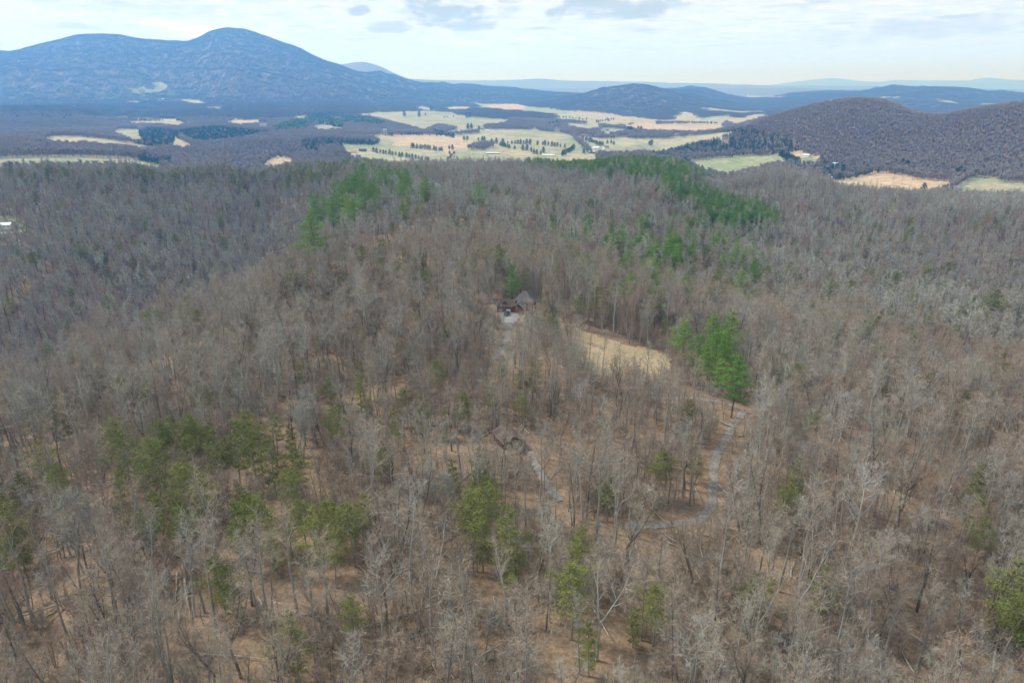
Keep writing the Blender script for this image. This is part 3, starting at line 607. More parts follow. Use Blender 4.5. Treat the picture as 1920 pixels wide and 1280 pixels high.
for i in range(3):
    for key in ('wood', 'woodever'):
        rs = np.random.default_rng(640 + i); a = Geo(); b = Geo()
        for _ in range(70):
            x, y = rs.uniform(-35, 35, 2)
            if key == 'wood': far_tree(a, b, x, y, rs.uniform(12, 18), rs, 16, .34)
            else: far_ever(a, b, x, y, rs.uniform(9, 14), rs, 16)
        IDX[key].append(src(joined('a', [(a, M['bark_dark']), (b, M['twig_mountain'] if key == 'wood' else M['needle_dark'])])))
IDX['sap'] = []
for i in range(6):
    tr, cr, lf = bare_tree(700 + i, H=(5, 7, 9, 4, 6, 8)[i], spread=(.4, .3, .26)[i % 3], crown=.8, limbs=9, detail=.45, tw=.022, asc=.8, leaf=(.9 if i == 3 else 0), lean=.12)
    IDX['sap'].append(src(joined('a', [(tr, M['bark_grey']), (cr, M['twig_brown' if i % 3 else 'twig_grey']), (lf, M['dead_leaf'])])))
def log_geo(seed, L=9):
    rs = np.random.default_rng(seed); g = Geo(); p = np.array((-L / 2, 0, .15)); pts = [p]
    for i in range(6): p = p + np.array((L / 6, rs.normal() * .12, rs.normal() * .05 + .06)); pts.append(p)
    g.tube(pts, [.19 - .02 * i for i in range(7)], 6)
    for k in range(5):
        q = pts[2 + k % 4]; g.tube([q, q + np.array((rs.random(), rs.normal() * .8, rs.random() * .9 + .2))], [.06, .015], 3)
    return g
LOGM = [log_geo(800 + i, (8, 11, 14)[i]) for i in range(3)]; LOGME = [g.mesh('fallen_log', M['log']) for g in LOGM]
IDX['log'] = [src(joined('a', [(g, M['log'])])) for g in LOGM]

hidden = bpy.data.collections.new('tree_shapes')
for i, o in enumerate(SRC): o.name = f'shape_{i:03d}'; hidden.objects.link(o)
order = sorted(range(len(SRC)), key=lambda i: SRC[i].name)
assert order == list(range(len(SRC)))

def scatter(name, X, Y, Z, rot, scl, idx):
    me = bpy.data.meshes.new(name); n = len(X); me.vertices.add(n)
    me.vertices.foreach_set('co', np.stack([X, Y, Z], 1).astype(np.float32).ravel())
    for nm, ty, data in (('rot', 'FLOAT_VECTOR', rot), ('scl', 'FLOAT_VECTOR', scl)):
        me.attributes.new(nm, ty, 'POINT').data.foreach_set('vector', np.asarray(data, np.float32).ravel())
    me.attributes.new('idx', 'INT', 'POINT').data.foreach_set('value', np.asarray(idx, np.int32))
    o = bpy.data.objects.new(name, me); COL.objects.link(o); o['kind'] = 'stuff'
    ng = bpy.data.node_groups.new(name, 'GeometryNodeTree')
    ng.interface.new_socket('Geometry', in_out='INPUT', socket_type='NodeSocketGeometry'); ng.interface.new_socket('Geometry', in_out='OUTPUT', socket_type='NodeSocketGeometry')
    gi = ng.nodes.new('NodeGroupInput'); go = ng.nodes.new('NodeGroupOutput'); ip = ng.nodes.new('GeometryNodeInstanceOnPoints'); ci = ng.nodes.new('GeometryNodeCollectionInfo')
    ci.inputs['Collection'].default_value = hidden; ci.inputs['Separate Children'].default_value = True; ci.inputs['Reset Children'].default_value = True
    ip.inputs['Pick Instance'].default_value = True
    def at(nm, ty):
        a = ng.nodes.new('GeometryNodeInputNamedAttribute'); a.data_type = ty; a.inputs['Name'].default_value = nm; return a.outputs[0]
    L = ng.links.new; L(gi.outputs[0], ip.inputs['Points']); L(ci.outputs[0], ip.inputs['Instance']); L(at('idx', 'INT'), ip.inputs['Instance Index'])
    er = ng.nodes.new('FunctionNodeEulerToRotation'); L(at('rot', 'FLOAT_VECTOR'), er.inputs[0]); L(er.outputs[0], ip.inputs['Rotation']); L(at('scl', 'FLOAT_VECTOR'), ip.inputs['Scale'])
    L(ip.outputs[0], go.inputs[0]); md = o.modifiers.new('scatter', 'NODES'); md.node_group = ng
    return o

# ------------------------------------------------------------------ where the trees stand
def grid(step, r0, r1, azmax=44.0, jit=.75):
    a = radians_ = R(azmax); xs = np.arange(-r1 * sin(a), r1 * sin(a), step); ys = np.arange(r0 * cos(a) * .9, r1, step)
    X, Y = np.meshgrid(xs, ys); X = X.ravel() + rng.uniform(-jit, jit, X.size) * step; Y = Y.ravel() + rng.uniform(-jit, jit, Y.size) * step
    d = np.hypot(X, Y); k = (d > r0) & (d < r1) & (np.abs(np.arctan2(X, Y)) < a * (1 + 8 / np.maximum(d, 60)))
    return X[k], Y[k]
def open_ground(X, Y, Z, lift, far):
    px, py = project(X, Y, Z + lift); D = np.hypot(X, Y); out = np.zeros(len(X), bool)
    for kind, poly in FIELDS:
        mxy = max(p[1] for p in poly)
        if kind == 'clearing': continue
        dmin = 500 if 400 < mxy < 500 else 1050
        out |= (D > dmin) & inpoly(px, py, poly)
    for poly in WOODS: out &= ~inpoly(px, py, poly)
    return out
def not_hidden(X, Y, Z, lift=22):      # cheap sight-line test over the land itself: leave out what lies well behind a ridge
    D = np.hypot(X, Y); a = np.arctan2(X, Y); e = (Z + lift - CAMZ) / D; ok = np.ones(len(X), bool)
    for t in np.linspace(.25, .97, 22):
        q = D * t; ok &= ~((height(np.sin(a) * q, np.cos(a) * q) + 0 - CAMZ) / q > e + .012)
    return ok
def ever_kind(X, Y, Z, lift=9):
    px, py = project(X, Y, Z + lift); D = np.hypot(X, Y); k = np.zeros(len(X), int); u = rng.random(len(X))
    for sp, share, poly in EVER:
        near = max(p[1] for p in poly) > 600
        hit = inpoly(px, py, poly) & (u < share) & (k == 0)
        if min(p[1] for p in poly) < 300 and max(p[1] for p in poly) < 300: hit &= D > 1100
        elif not near: hit &= D > 330
        k[hit] = 1 if sp == 'pine' else 2
    return k
def rotz(n, tilt=.04): return np.stack([rng.normal(0, tilt, n), rng.normal(0, tilt, n), rng.uniform(0, 6.28, n)], 1)
def near_road(X, Y, w):
    out = np.zeros(len(X), bool)
    for i in range(0, len(ROADALL), 2): out |= np.hypot(X - ROADALL[i, 0], Y - ROADALL[i, 1]) < w * RW[i]
    return out
CLEAR = [p for k, p in FIELDS if k == 'clearing'][0]

# ---- single plants seen in the photograph
PLANTS = []
ORD = ['', 'second', 'third', 'fourth', 'fifth', 'sixth', 'seventh', 'eighth', 'ninth', 'tenth', 'eleventh', 'twelfth', 'thirteenth', 'fourteenth', 'fifteenth', 'sixteenth', 'seventeenth', 'eighteenth', 'nineteenth', 'twentieth']
TWORD = {'pine': 'bright green pine', 'cedar': 'olive green cedar', 'fieldcedar': 'dark green cedar', 'white': 'white barked bare sycamore', 'silver': 'silvery dome shaped bare tree', 'lichen': 'grey lichened fork trunked bare tree', 'bud': 'bare tree with yellow green buds'}
H0 = {'pine': 21, 'cedar': 14, 'fieldcedar': 9, 'white': 23, 'silver': 13, 'bud': 15, 'lichen': 22}
def plant(kind, px, py, hpx, lab, dmin=70, group=None, lf=.6):
    hpx *= {'pine': 1.22, 'cedar': 1.2}.get(kind, 1)
    """px, py: the middle of the crown in the photograph; hpx: height of the whole plant there"""
    x, y, z = ground_at(px, py, 8 if kind != 'fieldcedar' else 3, dmin)
    for _ in range(3):
        D_ = math.hypot(x, y); al = math.atan(elev_tan(px, py)); H = hpx * (D_ / cos(al)) * cos(math.atan2(640 - py, FPX)) / FPX / max(cos(al), .5); 
        if kind in ('pine', 'cedar') and D_ > 330: H = max(H * 1.35, (18 if px < 800 else 23) if kind == 'pine' else 20); lf = .76
        x, y, z = ground_at(px, py, H * lf, dmin)
    sh = {'pine': PINES, 'cedar': CEDARS, 'fieldcedar': ['fieldcedar0', 'fieldcedar1']}.get(kind); sh = sh[int(rng.integers(len(sh)))] if sh else kind
    nm = {'pine': 'pine_tree', 'cedar': 'cedar_tree', 'fieldcedar': 'field_cedar', 'white': 'sycamore_tree', 'silver': 'domed_tree', 'lichen': 'lichened_tree', 'bud': 'budding_tree'}[kind]
    PLANTS.append(dict(name=nm, lab=lab, x=x, y=y, z=z, s=H / H0[kind] * (1.25 if kind == 'fieldcedar' else 1), H=H, shape=sh, group=group, px=px, py=py, hpx=hpx, D=math.hypot(x, y), kind=kind))
def series(kind, pts, where, dmin=70, group=None):
    pts = sorted(pts); n = len(pts)
    for i, p in enumerate(pts):
        w = TWORD[kind]; lab = f'{w} {where}' if n == 1 else f'leftmost {w} {where}' if i == 0 else f'rightmost {w} {where}' if i == n - 1 else f'{ORD[i] if i < 20 else "later"} {w} from left {where}'
        plant(kind, *p, lab, dmin, group)
series('pine', [(1285, 632, 75), (1312, 652, 60), (1340, 622, 70), (1366, 630, 95), (1322, 680, 70), (1345, 660, 85), (1350, 700, 60), (1380, 712, 95), (1300, 668, 50), (1362, 655, 80)], 'in the clump right of the clearing')
series('pine', [(960, 512, 60)], 'standing behind the brick house')
series('pine', [(1080, 475, 34)], 'alone in the wood above the clearing'); series('pine', [(1222, 498, 42), (1185, 530, 40), (1255, 517, 36), (1232, 542, 30)], 'in the loose group above the clearing')
series('pine', [(1172, 450, 28), (1185, 450, 32), (1200, 452, 34), (1215, 452, 30), (1255, 450, 30), (1263, 446, 28), (1250, 462, 28)], 'in the cluster above the loose pine group')
series('cedar', [(1335, 530, 46), (1352, 545, 36), (1372, 536, 42), (1352, 500, 34), (1345, 515, 30), (1385, 505, 30), (1302, 488, 28), (1325, 470, 24)], 'in the dark group right of centre')
series('cedar', [(1523, 575, 30), (1540, 568, 36), (1555, 548, 42), (1560, 535, 28)], 'in the row of evergreens at right')
series('cedar', [(1596, 536, 22)], 'just right of the evergreen row'); series('cedar', [(1612, 572, 40)], 'slender and alone right of the evergreen row'); series('cedar', [(1640, 605, 36), (1618, 622, 30)], 'in the pair below the evergreen row')
series('cedar', [(1790, 625, 36)], 'alone on the right slope'); series('cedar', [(1860, 560, 44)], 'near the right edge above the slope'); series('cedar', [(1438, 508, 22)], 'small and alone left of the evergreen row'); series('cedar', [(1735, 510, 30)], 'pale and alone above the right slope')
series('pine', [(588, 428, 44)], 'leaning alone at the left shoulder of the ridge'); series('cedar', [(645, 430, 34)], 'narrow and upright right of the leaning pine')
series('pine', [(594, 388, 46), (608, 382, 44), (622, 388, 50), (640, 362, 46), (632, 372, 44), (652, 378, 50), (663, 390, 44), (668, 345, 44), (678, 330, 38), (684, 362, 48), (700, 345, 40), (690, 350, 40), (714, 332, 34), (724, 333, 34)], 'in the big pine stand on the left ridge')
series('pine', [(748, 330, 34), (762, 346, 40), (758, 382, 38), (800, 346, 42), (788, 352, 30), (710, 365, 34)], 'in the loose pines left of the pale roofed house'); series('pine', [(897, 355, 38)], 'alone on the ridge right of the pale roofed house')
series('cedar', [(550, 514, 34), (581, 516, 34)], 'in the pair left of the ridge centre'); series('cedar', [(640, 532, 24), (712, 500, 24), (803, 516, 34), (878, 498, 30), (790, 520, 24)], 'in the scatter left of the tall pine')
series('cedar', [(350, 578, 26)], 'alone in the left wood'); series('cedar', [(1066, 622, 30), (1020, 603, 36), (1034, 612, 36), (1045, 618, 30), (1008, 598, 28)], 'in the line below the brick house')
series('cedar', [(980, 757, 56), (873, 760, 58), (858, 778, 50), (835, 790, 50)], 'standing behind the brown cabin')
series('cedar', [(235, 862, 100), (262, 880, 90), (302, 885, 95), (350, 910, 90), (380, 925, 90), (405, 850, 90), (440, 840, 100), (470, 828, 90), (510, 862, 90), (560, 872, 80), (620, 795, 70), (225, 925, 90), (292, 965, 100), (335, 955, 80), (480, 975, 90), (512, 1010, 90)], 'in the lower left thicket')
series('cedar', [(590, 1000, 110), (622, 1035, 90), (660, 990, 100), (682, 958, 80), (550, 915, 80), (720, 870, 70)], 'right of the lower left thicket')
series('cedar', [(412, 1080, 90), (442, 1112, 100)], 'below the lower left thicket'); series('cedar', [(545, 1195, 110)], 'near the bottom edge left of centre'); series('cedar', [(660, 1155, 90)], 'standing left of the bottom centre')
series('cedar', [(882, 965, 110), (918, 960, 100), (905, 1000, 100), (945, 1005, 120), (962, 1035, 100)], 'in the lower central group'); series('cedar', [(1075, 1110, 120), (1082, 1050, 90)], 'right of the lower central group')
series('cedar', [(1190, 1168, 60)], 'small beside the bottom centre'); series('cedar', [(1480, 935, 90)], 'alone right of the lane'); series('cedar', [(1545, 1110, 90)], 'in the lower right wood'); series('cedar', [(1888, 1105, 120), (1905, 1145, 120)], 'at the bottom right edge')
series('cedar', [(12, 985, 120), (30, 1010, 100)], 'at the left edge'); series('cedar', [(1240, 885, 80)], 'left of the lane bend'); series('cedar', [(1300, 860, 60)], 'beside the upper lane'); series('cedar', [(90, 870, 80), (120, 905, 70)], 'near the left edge above the thicket')
series('white', [(1612, 945, 155)], 'glowing pale in the lower right wood'); series('white', [(1578, 790, 110)], 'tall behind the lower right wood'); series('lichen', [(692, 850, 150)], 'spreading left of the cabin'); series('white', [(1090, 745, 80)], 'below the clearing'); series('lichen', [(800, 830, 110)], 'between the cabin and the spreading lichened tree')
series('white', [(1163, 515, 40)], 'small beside the loose pine group'); series('lichen', [(950, 1080, 150)], 'in the bottom centre'); series('lichen', [(1125, 1120, 190)], 'right of the bottom centre'); series('lichen', [(815, 1045, 170)], 'in the lower wood left of centre'); series('white', [(1455, 455, 24), (1470, 452, 26), (1480, 454, 24)], 'at the end of the pine band'); series('lichen', [(555, 565, 60)], 'spreading left of the ridge centre')
series('silver', [(562, 805, 100)], 'left of the spreading lichened tree'); series('silver', [(828, 935, 90)], 'in the lower centre'); series('silver', [(125, 1010, 150)], 'near the lower left corner'); series('silver', [(50, 790, 120)], 'near the left edge')
series('bud', [(1215, 672, 70), (1190, 690, 60), (1150, 690, 60)], 'in front of the clearing'); series('bud', [(1541, 292, 13)], 'bright beside the white house below the hill', 1050)
fc = 'dark cedars scattered over the pastures'
def line(a, b, n, h, j=1.2): return [(a[0] + (b[0] - a[0]) * i / (n - 1) + rng.normal() * .6, a[1] + (b[1] - a[1]) * i / (n - 1) + rng.normal() * j * .5, h * rng.uniform(.8, 1.2)) for i in range(n)]
series('fieldcedar', line((700, 281), (804, 298), 18, 7), 'in the long nearest pasture hedge', 1050, fc); series('fieldcedar', line((772, 273), (828, 279), 12, 7), 'in the short hedge of the orange pasture', 1050, fc)
series('fieldcedar', line((718, 251), (735, 252), 5, 5), 'in the small left field row', 1050, fc); series('fieldcedar', line((762, 250), (791, 251), 8, 5), 'in the row above the orange pasture', 1050, fc); series('fieldcedar', line((812, 246), (851, 254), 12, 7), 'in the diagonal central clump', 1050, fc)
series('fieldcedar', [(819, 253, 4), (826, 252, 5), (835, 253, 4), (870, 259, 7), (876, 259, 7), (897, 261, 5), (904, 260, 7), (908, 260, 7), (753, 252, 4), (805, 253, 3)], 'standing singly in the central pastures', 1050, fc)
series('fieldcedar', [(922, 265, 8), (931, 264, 9), (943, 265, 9), (952, 267, 4), (960, 267, 6), (966, 267, 6), (971, 266, 7), (976, 266, 8), (982, 267, 6), (988, 266, 9), (994, 266, 9)], 'in the pasture edge left of the hamlet', 1050, fc)
series('fieldcedar', [(1008, 268, 7), (1018, 269, 6), (1022, 268, 8), (1028, 269, 6), (1035, 270, 8), (1040, 271, 7), (1045, 271, 7), (1051, 273, 5), (1059, 274, 6)], 'in the pasture edge above the hamlet', 1050, fc)
series('fieldcedar', line((938, 270), (955, 274), 6, 7) + [(965, 277, 6), (980, 277, 9), (988, 277, 9), (996, 280, 7), (1001, 284, 8), (1007, 285, 8), (1014, 286, 6), (1019, 281, 9)], 'in the lower pasture row', 1050, fc)
series('fieldcedar', line((839, 299), (852, 286), 8, 5) + [(843, 286, 6), (848, 276, 8), (842, 276, 6)], 'along the narrow farm track', 1050, fc); series('fieldcedar', [(758, 213, 9), (786, 214, 9), (798, 214, 4)], 'big and round on the upper pasture', 1050, fc)
series('fieldcedar', [(808, 203, 8), (812, 203, 6)], 'beside the long cream building', 1050, fc); series('fieldcedar', [(833, 219, 3), (838, 219, 3), (850, 218, 3)], 'low on the upper pasture', 1050, fc); series('fieldcedar', [(877, 237, 9), (884, 237, 9), (898, 240, 7), (875, 216, 8), (881, 215, 8)], 'left of the knoll farmhouse', 1050, fc)
series('fieldcedar', line((1053, 287), (1076, 277), 8, 8) + [(1095, 283, 8)], 'left of the hamlet houses', 1050, fc); series('fieldcedar', line((1094, 259), (1130, 270), 12, 6), 'in the green row below the red roofed building', 1050, fc); series('fieldcedar', [(1139, 266, 6), (1146, 266, 6), (1151, 268, 6), (1222, 267, 9), (1218, 268, 7), (1148, 252, 8)], 'around the flat field', 1050, fc)
series('fieldcedar', [(1178, 243, 10), (1183, 243, 10), (1197, 242, 9), (1202, 242, 9)], 'tall behind the cream buildings', 1050, fc); series('fieldcedar', line((1030, 216), (1100, 223), 12, 3.5), 'in the thin far hedge', 1050, fc); series('fieldcedar', line((1118, 228), (1150, 222), 9, 4), 'in the hook shaped far hedge', 1050, fc); series('fieldcedar', [(1030, 233, 8), (1037, 232, 8), (1044, 230, 8), (1052, 229, 5), (1060, 229, 5)], 'in the dark clump right of the knoll farmhouse', 1050, fc)
series('fieldcedar', [(1374, 324, 8)], 'below the green pasture', 1050, fc); series('fieldcedar', line((1463, 288), (1497, 301), 14, 9), 'in the dark clump right of the green pasture', 1050, fc); series('fieldcedar', [(1733, 352, 13)], 'right of the grey house below the orange field', 1050, fc); series('fieldcedar', [(1793, 326, 14), (1800, 322, 14), (1806, 328, 13), (1770, 352, 8), (1776, 350, 8)], 'between the orange and green right fields', 1050, fc)
series('fieldcedar', [(1560, 320, 16), (1570, 316, 14), (1580, 318, 14), (1552, 322, 13), (1625, 318, 13), (1692, 306, 13), (1700, 310, 14), (1712, 312, 10)], 'at the foot of the wooded hill', 1050, fc)

FAR = [ # px, py, w, d, h, rise, wall, roof, turn, words
 (721, 245, 14, 9, 5, 2.5, 'white', 'whiteroof', 10, 'long white barn at the left end of the central pastures'),
 (905, 244, 12, 9, 5, 3, 'white', 'greyroof', 15, 'white farmhouse on the knoll above the central pasture'), (914, 246, 8, 6, 3.5, 2, 'white', 'whiteroof', -20, 'small white outbuilding right of the knoll farmhouse'),
 (664, 286, 12, 7, 3.5, 2, 'white', 'redroof', 5, 'white shed with red roof at the edge of the near left pasture'), (680, 283, 14, 8, 4, 2.5, 'brick', 'brownroof', -10, 'red brick barn right of the white shed by the near left pasture'),
 (1093, 253, 26, 9, 4, 2.2, 'white', 'redroof', 3, 'long white building with pink red roof beside the flat field'), (1044, 239, 11, 8, 4, 2.5, 'white', 'whiteroof', 12, 'white house with pale roof in the trees right of the central pasture'),
 (1003, 240, 8, 6, 3, 2, 'white', 'whiteroof', 0, 'tiny white shed left of the pale roofed white house'), (1160, 254, 18, 9, 5, 3, 'cream', 'tanroof', 8, 'cream house with tan roof behind the flat field'),
 (1171, 254, 12, 8, 4, 2, 'cream', 'redroof', -12, 'cream barn with reddish roof right of the cream house'), (1138, 245, 11, 8, 4, 3, 'grey', 'greyroof', 20, 'grey farmhouse below the long ploughed field'),
 (1112, 255, 12, 7, 3.5, 2, 'grey', 'whiteroof', 0, 'grey shed with white roof between the red roofed and cream buildings'), (1028, 292, 22, 7, 3, 1.4, 'white', 'whiteroof', -4, 'long low white shed at the top of the wooded ridge'),
 (1117, 279, 12, 8, 4, 2.5, 'white', 'whiteroof', 12, 'white house with pale roof below the flat field'), (1109, 286, 13, 8, 3.5, 2, 'green', 'whiteroof', -15, 'green shed with white roof near the ridge top'),
 (1136, 278, 11, 8, 4, 2.8, 'white', 'greyroof', 30, 'white house with grey roof at the right end of the hamlet'), (1094, 279, 9, 6, 3, 1.6, 'white', 'green', 0, 'white shed with green roof at the left end of the hamlet'),
 (924, 288, 26, 7, 2.8, 1.2, 'grey', 'whiteroof', -3, 'long low grey shed in the middle of the pale pasture'), (1360, 260, 16, 9, 5, 3, 'cream', 'tanroof', 10, 'cream hillside house above the dark evergreen wood'),
 (1398, 319, 9, 6, 3, 1.8, 'grey', 'greyroof', 14, 'small grey barn at the lower edge of the green pasture'), (1512, 293, 10, 7, 3.5, 2, 'white', 'whiteroof', -20, 'white house on the lawn below the wooded hill'),
 (1570, 310, 14, 9, 4, 2.4, 'white', 'blueroof', 12, 'white house with pale blue roof in dark trees under the hill'), (1561, 334, 7, 5, 2.6, 1.2, 'white', 'whiteroof', 0, 'small white shed at the left tip of the orange field'),
 (1510, 332, 9, 6, 3, 1.5, 'white', 'whiteroof', 8, 'small white building in the trees right of the green pasture'), (1677, 360, 18, 9, 4, 2.4, 'grey', 'darkroof', 4, 'grey house with dark roof below the orange field'),
 (1661, 358, 9, 7, 4, 2, 'black', 'darkroof', -8, 'black barn left of the grey house below the orange field'), (1727, 358, 10, 4, 2.6, .6, 'white', 'whiteroof', 0, 'long white trailer right of the grey house'),
 (136, 201, 20, 12, 5, 3, 'white', 'whiteroof', 12, 'pale building in the foothills at far left'), (305, 187, 14, 9, 5, 3, 'white', 'whiteroof', 0, 'small white house beneath the mountain at left'),
 (494, 230, 16, 9, 4, 2, 'grey', 'greyroof', 6, 'grey house right of the reddish field'), (606, 233, 14, 8, 4, 2, 'white', 'whiteroof', 0, 'white house below the green pine plantation'), (618, 234, 10, 7, 3.5, 2, 'white', 'greyroof', 20, 'smaller white house with grey roof below the pine plantation'),
 (819, 206, 22, 9, 4, 2.4, 'cream', 'whiteroof', 0, 'long cream building at the top of the upper pasture'), (771, 207, 16, 8, 4, 2, 'cream', 'tanroof', 10, 'cream house at the upper edge of the highest pasture'), (856, 211, 12, 8, 4, 2, 'white', 'whiteroof', 15, 'white house in the trees right of the upper pasture'),
 (1141, 186, 22, 10, 5, 3, 'white', 'whiteroof', 0, 'white house high on the blue wooded hill'), (1078, 210, 16, 9, 5, 3, 'white', 'greyroof', 0, 'white house with grey roof at the foot of the blue hill'), (1283, 213, 18, 9, 5, 3, 'cream', 'whiteroof', 0, 'cream house on the pale knoll before the blue hill'),
 (1268, 252, 12, 7, 4, 2, 'white', 'whiteroof', 4, 'white barn below the right end of the ploughed field'), (1296, 254, 12, 7, 4, 2, 'white', 'redroof', -9, 'white barn with red roof below the ploughed field'),
]
# -- trees within 1250 m
X1, Y1 = grid(5.35, 60, 340); X2, Y2 = grid(6.0, 340, 1250)
X = np.concatenate([X1, X2]); Y = np.concatenate([Y1, Y2]); Z = height(X, Y); D = np.hypot(X, Y)
keep = ~open_ground(X, Y, Z, 9, 0) & not_hidden(X, Y, Z)
keep &= ~((D < 450) & near_road(X, Y, 3.0))
px, py = project(X, Y, Z); keep &= ~((D < 420) & inpoly(px, py, CLEAR))
pxm, pym = project(X, Y, Z + 9); keep &= ~((D < 420) & inpoly(pxm, pym, CLEAR) & (rng.random(len(X)) < .5))
# the lane and the houses are seen through thin wood: thin the trees that stand right in the sight line
for n, (sx, sy, r, sz) in SITES.items():
    spx, spy = project(sx, sy, sz + 3); dS = math.hypot(sx, sy)
    keep &= ~(np.hypot(X - sx, Y - sy) < r)
    w = r * FPX / dS * 1.0
    infr = (D < dS) & (D > dS - 60) & (np.abs(pxm - spx) < w) & (np.abs(pym - spy) < w * .8); keep &= ~(infr & (rng.random(len(X)) < (.62 if n == 'cabin' else .45)))
for q in range(0, len(ROADXY[0][0]), 4):
    rx, ry = ROADXY[0][0][q], ROADXY[0][1][q]; rpx, rpy = project(rx, ry, height(rx, ry))
    if rpx > 1255: keep &= ~((D < math.hypot(rx, ry)) & (np.abs(pxm - rpx) < 12 + 3200 / D) & (np.abs(pym - rpy) < 8500 / D) & (rng.random(len(X)) < (.93 if rpx > 1290 else .25)))
for q in range(0, 60, 4):
    rx, ry = ROADXY[1][0][q], ROADXY[1][1][q]; rpx, rpy = project(rx, ry, height(rx, ry))
    if rpy < 700: keep &= ~((D < math.hypot(rx, ry)) & (np.abs(pxm - rpx) < 12) & (np.abs(pym - rpy) < 14) & (rng.random(len(X)) < .7))
for q in PLANTS:      # room for each of them: none through its crown, few right in front of it
    if q['D'] > 1200: continue
    keep &= ~(np.hypot(X - q['x'], Y - q['y']) < max(2.0, q['H'] * .13))
    w = q['hpx'] * .28
    keep &= ~((D < q['D']) & (D > q['D'] - 70) & (np.abs(pxm - q['px']) < w + 2000 / D) & (np.abs(pym - q['py']) < q['hpx'] * .3 + 7000 / D) & (rng.random(len(X)) < (.8 if q['kind'] in ('pine', 'white', 'silver') else .55)))
dens = fbm(X / 28, Y / 28, 2, 60); keep &= ~((D < 330) & (dens < -.25) & (rng.random(len(X)) < .6))
X, Y, Z, D = X[keep], Y[keep], Z[keep], D[keep]
K = ever_kind(X, Y, Z, 8)
thick = [p for sp, sh, p in EVER if sh == .70 and max(q[1] for q in p) > 900][0]
keep = ~((K == 0) & inpoly(*project(X, Y, Z + 8), thick) & (rng.random(len(X)) < .7))
X, Y, Z, D, K = X[keep], Y[keep], Z[keep], D[keep], K[keep]
TREES = []  # individual candidates: dict(kind, shape, x, y, z, s, rz, label parts)
def apparent(D, h): return h / D
nb = K == 0
sc_ = rng.uniform(.62, 1.15, len(X)) * (1 - .12 * (fbm(X / 60, Y / 60, 2, 77) < 0)); rz_ = rng.uniform(0, 6.28, len(X))
sc_[K > 0] = rng.uniform(.92, 1.22, (K > 0).sum())
bare_i = np.nonzero(nb)[0]; pxa, pya = project(X, Y, Z + 8)
inview = (pxa > -10) & (pxa < 1930) & (pya < 1300)
cand = bare_i[inview[bare_i]]; cand = cand[np.argsort(D[cand] / sc_[cand])][:286]
solo = np.zeros(len(X), bool); solo[cand] = True
for i in cand:
    b = BARE[int(rng.integers(len(BARE)))]; TREES.append(dict(kind='bare_tree', shape=b[0], form=b[1], tone=b[2], x=X[i], y=Y[i], z=Z[i], s=sc_[i], rz=rz_[i]))
for kk, nm, shapes, cap in ((1, 'pine_tree', PINES, 110), (2, 'cedar_tree', CEDARS, 110)):
    c = np.nonzero((K == kk) & inview & (D < 1000))[0]; c = c[np.argsort(D[c])][:cap]; solo[c] = True
    for i in c: TREES.append(dict(kind=nm, shape=shapes[int(rng.integers(len(shapes)))], form='', tone='', x=X[i], y=Y[i], z=Z[i], s=sc_[i] * rng.uniform(.85, 1.1) * (1.0 if kk == 1 else .95 if D[i] < 300 else 1.25), rz=rz_[i]))
r_ = ~solo
idx = np.zeros(len(X), int); mids = np.array(IDX['mid']); nears = np.array([IDX[b[0]] for b in BARE])
idx[:] = mids[rng.integers(0, len(mids), len(X))]; c = D < 420; idx[c] = nears[rng.integers(0, len(nears), c.sum())]
c = (idx == mids[5]) & (rng.random(len(X)) < .6); idx[c] = mids[0]
c = (K == 1); idx[c] = np.array([IDX[p] for p in PINES])[rng.integers(0, 4, c.sum())]
c = (K == 2); idx[c] = np.array([IDX[p] for p in CEDARS])[rng.integers(0, 5, c.sum())]
sc3 = np.stack([sc_ * rng.uniform(.9, 1.15, len(X))] * 2 + [sc_], 1); rt = rotz(len(X))
m = r_ & nb; scatter('bare_woodland', X[m], Y[m], Z[m] - .1, rt[m], sc3[m], idx[m]); NBARE = m.sum()
m = r_ & ~nb; scatter('evergreen_woodland', X[m], Y[m], Z[m] - .1, rt[m], sc3[m] * np.where(K[m] == 2, 1.3, 1.02)[:, None], idx[m])

# -- undergrowth: saplings and leafy beech brush nobody could count, fallen branches
X, Y = grid(2.0, 60, 380); Z = height(X, Y); px, py = project(X, Y, Z)
k = ~near_road(X, Y, 3.4) & ~inpoly(px, py, CLEAR) & (fbm(X / 14, Y / 14, 3, 90) > -.22)
for n, (sx, sy, r, sz) in SITES.items(): k &= ~(np.hypot(X - sx, Y - sy) < r)
X, Y, Z = X[k], Y[k], Z[k]; n = len(X)
ii = np.array(IDX['sap'])[rng.integers(0, 6, n)]; lg = rng.random(n) < .07; ii[lg] = np.array(IDX['log'])[rng.integers(0, 3, lg.sum())]
s = rng.uniform(.5, 1.3, n); scatter('undergrowth', X, Y, Z - .05, rotz(n, .08), np.stack([s] * 3, 1), ii)

